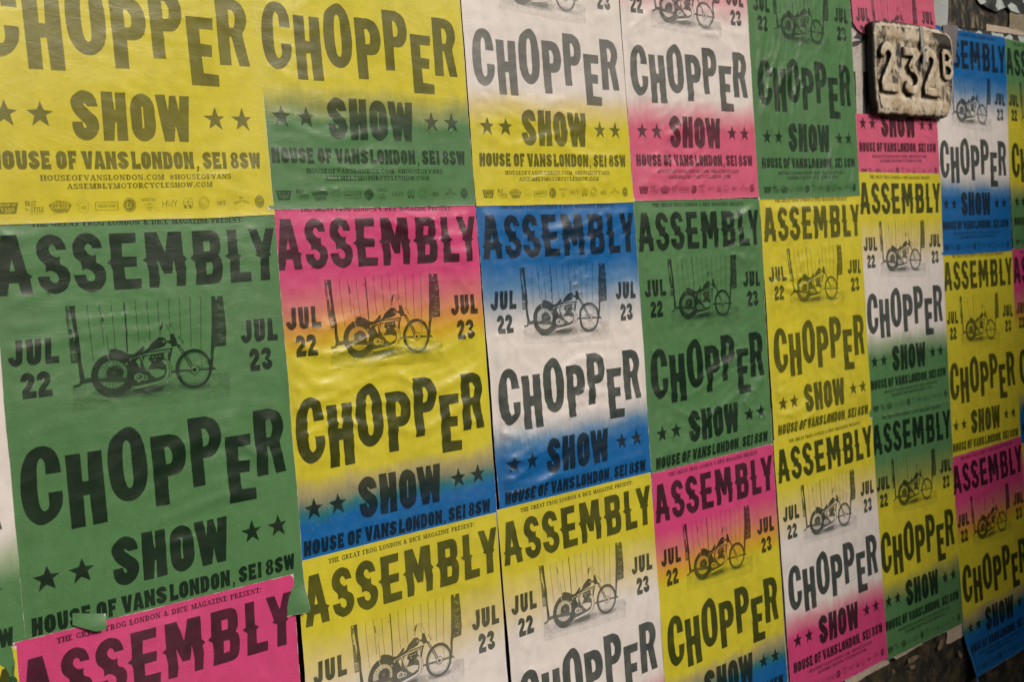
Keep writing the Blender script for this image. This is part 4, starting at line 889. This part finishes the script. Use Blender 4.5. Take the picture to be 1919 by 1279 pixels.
def house_number():
    mt = sign_mats()
    out = [(2.073, .477), (2.161, .483), (2.317, .489), (2.449, .487), (2.500, .482), (2.524, .466), (2.530, .427), (2.526, .369), (2.516, .301), (2.494, .258), (2.459, .236), (2.342, .233), (2.182, .230), (2.076, .230), (2.054, .243), (2.048, .300), (2.050, .396), (2.056, .461)]
    L = [(x, z, True) for x, z in out]
    ring = smooth_loop(L, 5); ring = np.array(ring)
    if ((ring[:, 0] * np.roll(ring[:, 1], -1) - np.roll(ring[:, 0], -1) * ring[:, 1]).sum()) < 0: ring = ring[::-1]
    cen = ring.mean(0)
    tg = np.roll(ring, -1, 0) - np.roll(ring, 1, 0); nr = np.stack([tg[:, 1], -tg[:, 0]], 1); nr /= np.linalg.norm(nr, axis=1)[:, None]
    V = []; T = []; Gm = []
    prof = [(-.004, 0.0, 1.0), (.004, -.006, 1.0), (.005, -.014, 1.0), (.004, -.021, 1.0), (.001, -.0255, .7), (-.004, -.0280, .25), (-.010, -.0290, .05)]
    k = len(ring)
    for off, y, g in prof:
        r = ring + nr * off
        jit = perlin(r[:, 0] * 45, r[:, 1] * 45 + y * 300, 8) * .0022
        for (x, z), j in zip(r + nr * jit[:, None], jit): V.append((x, y + j * .6, z)); Gm.append(g)
    for s in range(len(prof) - 1):
        for i in range(k):
            a, b_ = s * k + i, s * k + (i + 1) % k; T += [(a, b_, b_ + k), (a, b_ + k, a + k)]
    inner = np.array([(v[0], v[2]) for v in V[-k:]]); y_in = [v[1] for v in V[-k:]]
    pts = [tuple(p) for p in inner]; ed = [(i, (i + 1) % k) for i in range(k)]
    lo, hi = inner.min(0), inner.max(0)
    for X in np.arange(lo[0] + .003, hi[0], .005):
        for Z in np.arange(lo[1] + .003, hi[1], .005):
            pts.append((X, Z))
    co, _, fa, ov, *_ = delaunay_2d_cdt([Vector(p) for p in pts], ed, [], 0, 1e-8)
    co = np.array([(p.x, p.y) for p in co]); tri = np.array(fa); ce = co[tri].mean(1); tri = tri[inside(ce[:, 0], ce[:, 1], [[tuple(p) for p in inner]])]
    A, B_, C_ = co[tri[:, 0]], co[tri[:, 1]], co[tri[:, 2]]
    ar = (B_[:, 0] - A[:, 0]) * (C_[:, 1] - A[:, 1]) - (B_[:, 1] - A[:, 1]) * (C_[:, 0] - A[:, 0]); tri[ar < 0] = tri[ar < 0][:, ::-1]
    base = len(V)
    d = np.min(np.linalg.norm(co[:, None, :] - inner[None, :, :], axis=2), axis=1)
    lump = (perlin(co[:, 0] * 22, co[:, 1] * 22, 3) * .0022 + perlin(co[:, 0] * 60, co[:, 1] * 60, 4) * .0009) * sstep(0, .02, d)
    # the field of the digits is sunk between a raised band above and below
    sink = sstep(.446, .436, co[:, 1]) * sstep(.272, .284, co[:, 1]) * sstep(0, .012, d)
    yy = -.0290 + lump + .0055 * sink
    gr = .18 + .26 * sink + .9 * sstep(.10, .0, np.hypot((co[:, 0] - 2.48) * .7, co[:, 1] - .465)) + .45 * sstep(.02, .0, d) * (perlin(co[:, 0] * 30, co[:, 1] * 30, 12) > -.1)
    for (x, z), y, g in zip(co, yy, gr): V.append((x, y, z)); Gm.append(g)
    T += [tuple(t + base) for t in tri]
    V = np.array(V); V[:, 2] += GROUND
    # welded to the rim by position
    org = np.array([2.29, 0.0, GROUND + .23])
    root = bpy.data.objects.new('house_number', None); COL.objects.link(root); root.location = org; root.empty_display_size = .1
    tag(root, 'weathered cream cast house number plate reading 232B, mounted over the posters', 'house number')
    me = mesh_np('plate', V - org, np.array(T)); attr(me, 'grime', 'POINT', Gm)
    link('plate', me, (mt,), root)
    def digit(polys, w, y0=-.0235, h=.0115, name='numeral'):
        polys = [[(p[0], .300 + (p[1] - .300) * .92 + .001, *p[2:]) for p in q] for q in polys]
        V = []; T = []; Gm = []
        for pts in polys:
            closed = pts[0] == pts[-1]
            P_ = smooth_loop([(x, z, sm) for x, z, *s in pts for sm in [not s]], 6) if closed else None
            if closed: P_ = smooth_loop([(p[0], p[1], len(p) < 3) for p in pts[:-1]], 6)
            else:
                P_ = []
                for i in range(len(pts) - 1):
                    p0, p1, p2, p3 = pts[max(i - 1, 0)], pts[i], pts[i + 1], pts[min(i + 2, len(pts) - 1)]
                    sm1, sm2 = len(p1) < 3 and i > 0, len(p2) < 3 and i + 2 < len(pts)
                    for q in range(6):
                        t_ = q / 6; dx, dz = p2[0] - p1[0], p2[1] - p1[1]
                        m1 = ((p2[0] - p0[0]) / 2, (p2[1] - p0[1]) / 2) if sm1 else (dx, dz); m2 = ((p3[0] - p1[0]) / 2, (p3[1] - p1[1]) / 2) if sm2 else (dx, dz)
                        a = 2*t_**3 - 3*t_**2 + 1; b = t_**3 - 2*t_**2 + t_; c = -2*t_**3 + 3*t_**2; e = t_**3 - t_**2
                        P_.append((a*p1[0] + b*m1[0] + c*p2[0] + e*m2[0], a*p1[1] + b*m1[1] + c*p2[1] + e*m2[1]))
                P_.append((pts[-1][0], pts[-1][1]))
            k = len(P_); k0 = len(V)
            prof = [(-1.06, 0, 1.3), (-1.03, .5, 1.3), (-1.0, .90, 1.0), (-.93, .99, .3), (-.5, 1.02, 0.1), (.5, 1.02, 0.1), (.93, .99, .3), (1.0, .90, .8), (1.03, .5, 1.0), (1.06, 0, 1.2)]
            for i, p in enumerate(P_):
                a = P_[(i - 1) % k if closed else max(i - 1, 0)]; b = P_[(i + 1) % k if closed else min(i + 1, k - 1)]
                dx, dz = b[0] - a[0], b[1] - a[1]; l = math.hypot(dx, dz) or 1; nx, nz = -dz / l, dx / l
                for s_, hh, g in prof:
                    e = .85 if (not closed and i in (0, k - 1)) else 1.0
                    jx = perlin(np.array([p[0] * 90 + s_]), np.array([p[1] * 90]), 31)[0] * .0012
                    V.append((p[0] + nx * (s_ * w / 2 + jx), y0 - h * hh * e + jx, p[1] + nz * (s_ * w / 2 + jx))); Gm.append(g)
            m_ = len(prof)
            for i in range(k if closed else k - 1):
                j = (i + 1) % k
                for q in range(m_ - 1):
                    a, b, c, d_ = k0 + i * m_ + q, k0 + i * m_ + q + 1, k0 + j * m_ + q + 1, k0 + j * m_ + q
                    T += [(a, c, b), (a, d_, c)]
            if not closed:
                for i0, rev in ((k0, False), (k0 + (k - 1) * m_, True)):
                    for q in range(1, m_ - 1): T.append((i0, i0 + q, i0 + q + 1) if not rev else (i0, i0 + q + 1, i0 + q))
        V = np.array(V); V[:, 2] += GROUND
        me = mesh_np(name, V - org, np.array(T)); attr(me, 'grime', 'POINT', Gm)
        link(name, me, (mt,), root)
    two = lambda dx: [[(2.084 + dx, .392), (2.092 + dx, .412), (2.112 + dx, .423), (2.134 + dx, .417), (2.144 + dx, .400), (2.134 + dx, .376), (2.108 + dx, .346), (2.088 + dx, .320), (2.078 + dx, .301, 1), (2.120 + dx, .300, 1), (2.166 + dx, .300)]]
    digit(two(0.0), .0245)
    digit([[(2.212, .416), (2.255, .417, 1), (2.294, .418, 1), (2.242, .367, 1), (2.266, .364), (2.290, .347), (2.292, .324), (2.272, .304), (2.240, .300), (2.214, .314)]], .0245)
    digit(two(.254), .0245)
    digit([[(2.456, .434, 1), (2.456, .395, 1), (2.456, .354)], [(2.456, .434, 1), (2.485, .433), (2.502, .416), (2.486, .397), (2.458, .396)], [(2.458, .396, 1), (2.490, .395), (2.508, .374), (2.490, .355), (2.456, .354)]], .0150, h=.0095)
    # strip of grey tape hanging over the plate
    tp = [(2.3185, .4895, -.0300), (2.3175, .470, -.0315), (2.3165, .440, -.0325), (2.3158, .400, -.0385), (2.3150, .366, -.0345)]
    V = []; T = []
    for i, (x, z, y) in enumerate(tp):
        for q in range(4): V.append((x + .0075 * q - .0012 * i * (q > 1), y - .0008 * math.sin(q + i), z - .0004 * q))
    for i in range(len(tp) - 1):
        for q in range(3): a = i * 4 + q; T += [(a, a + 4, a + 5), (a, a + 5, a + 1)]
    V = np.array(V); V[:, 2] += GROUND; o2 = np.array([2.33, 0, GROUND + .366])
    o = link('tape_strip', mesh_np('tape_strip', V - o2, np.array(T)), (rough_mat('tape', (.30, .29, .28), (.38, .37, .36), 30, .3, .7, .5, .2, .001),)); o.location = o2
    tag(o, 'strip of grey tape hanging down over the cast house number', 'tape')
house_number()

# ---------------------------------------------------------------- unseen brick blocks, added to shade the wall and darken its reflections
M_brick = rough_mat('dark_brick', (.030, .022, .018), (.060, .043, .034), 4, .3, .7, .9, .3, .01)
M_pane = rough_mat('dark_pane', (.010, .012, .014), (.016, .018, .02), 2, .3, .7, .25, .0, .01)
M_frame = rough_mat('window_frame', (.14, .13, .12), (.20, .19, .18), 5, .3, .7, .6, .1, .01)
def box_mesh(name, x0, x1, y0, y1, z0, z1):
    V = np.array([(x, y, z) for z in (z0, z1) for x, y in ((x0, y0), (x1, y0), (x1, y1), (x0, y1))], float)
    Q = [(0, 3, 2, 1), (4, 5, 6, 7), (0, 1, 5, 4), (1, 2, 6, 5), (2, 3, 7, 6), (3, 0, 4, 7)]
    return mesh_np(name, V, np.array([t for q in Q for t in ((q[0], q[1], q[2]), (q[0], q[2], q[3]))]), False)
def building(x0, x1, h, label):  # added out of view to keep low sky out of the paper sheen
    r = bpy.data.objects.new('added_sky_blocker', None); COL.objects.link(r); r.location = ((x0 + x1) / 2, -12, -.13); tag(r, label, 'building')
    w = (x1 - x0) / 2
    link('wall', box_mesh('wall', -w, w, -8, 0, 0, h - .3), (M_brick,), r); link('cornice', box_mesh('cornice', -w - .1, w + .1, -8.1, .15, h - .3, h), (M_frame,), r)
    for fl in range(int((h - 1) // 3.2)):
        for k in range(int(2 * w // 2.6)):
            x = -w + 1.3 + k * 2.6; z = 1.1 + fl * 3.2
            f = link('window', box_mesh('window', x - .55, x + .55, -.05, .06, z, z + 1.6), (M_frame,), r)
            link('pane', box_mesh('pane', x - .48, x + .48, .061, .065, z + .08, z + 1.52), (M_pane,), f)
fl = link('added_shade_block', box_mesh('added_shade_block', 4.5, 9.0, -5.2, -.002, 0, 3.6), (M_brick,)); tag(fl, 'added dark brick block out of view, shading the lower right of the poster wall', 'building')  # added light blocker, out of view; its soft shade falls on the lower right
building(8.2, 24, 6.5, 'added unseen dark brick building across the street, keeping low sky out of reflections')
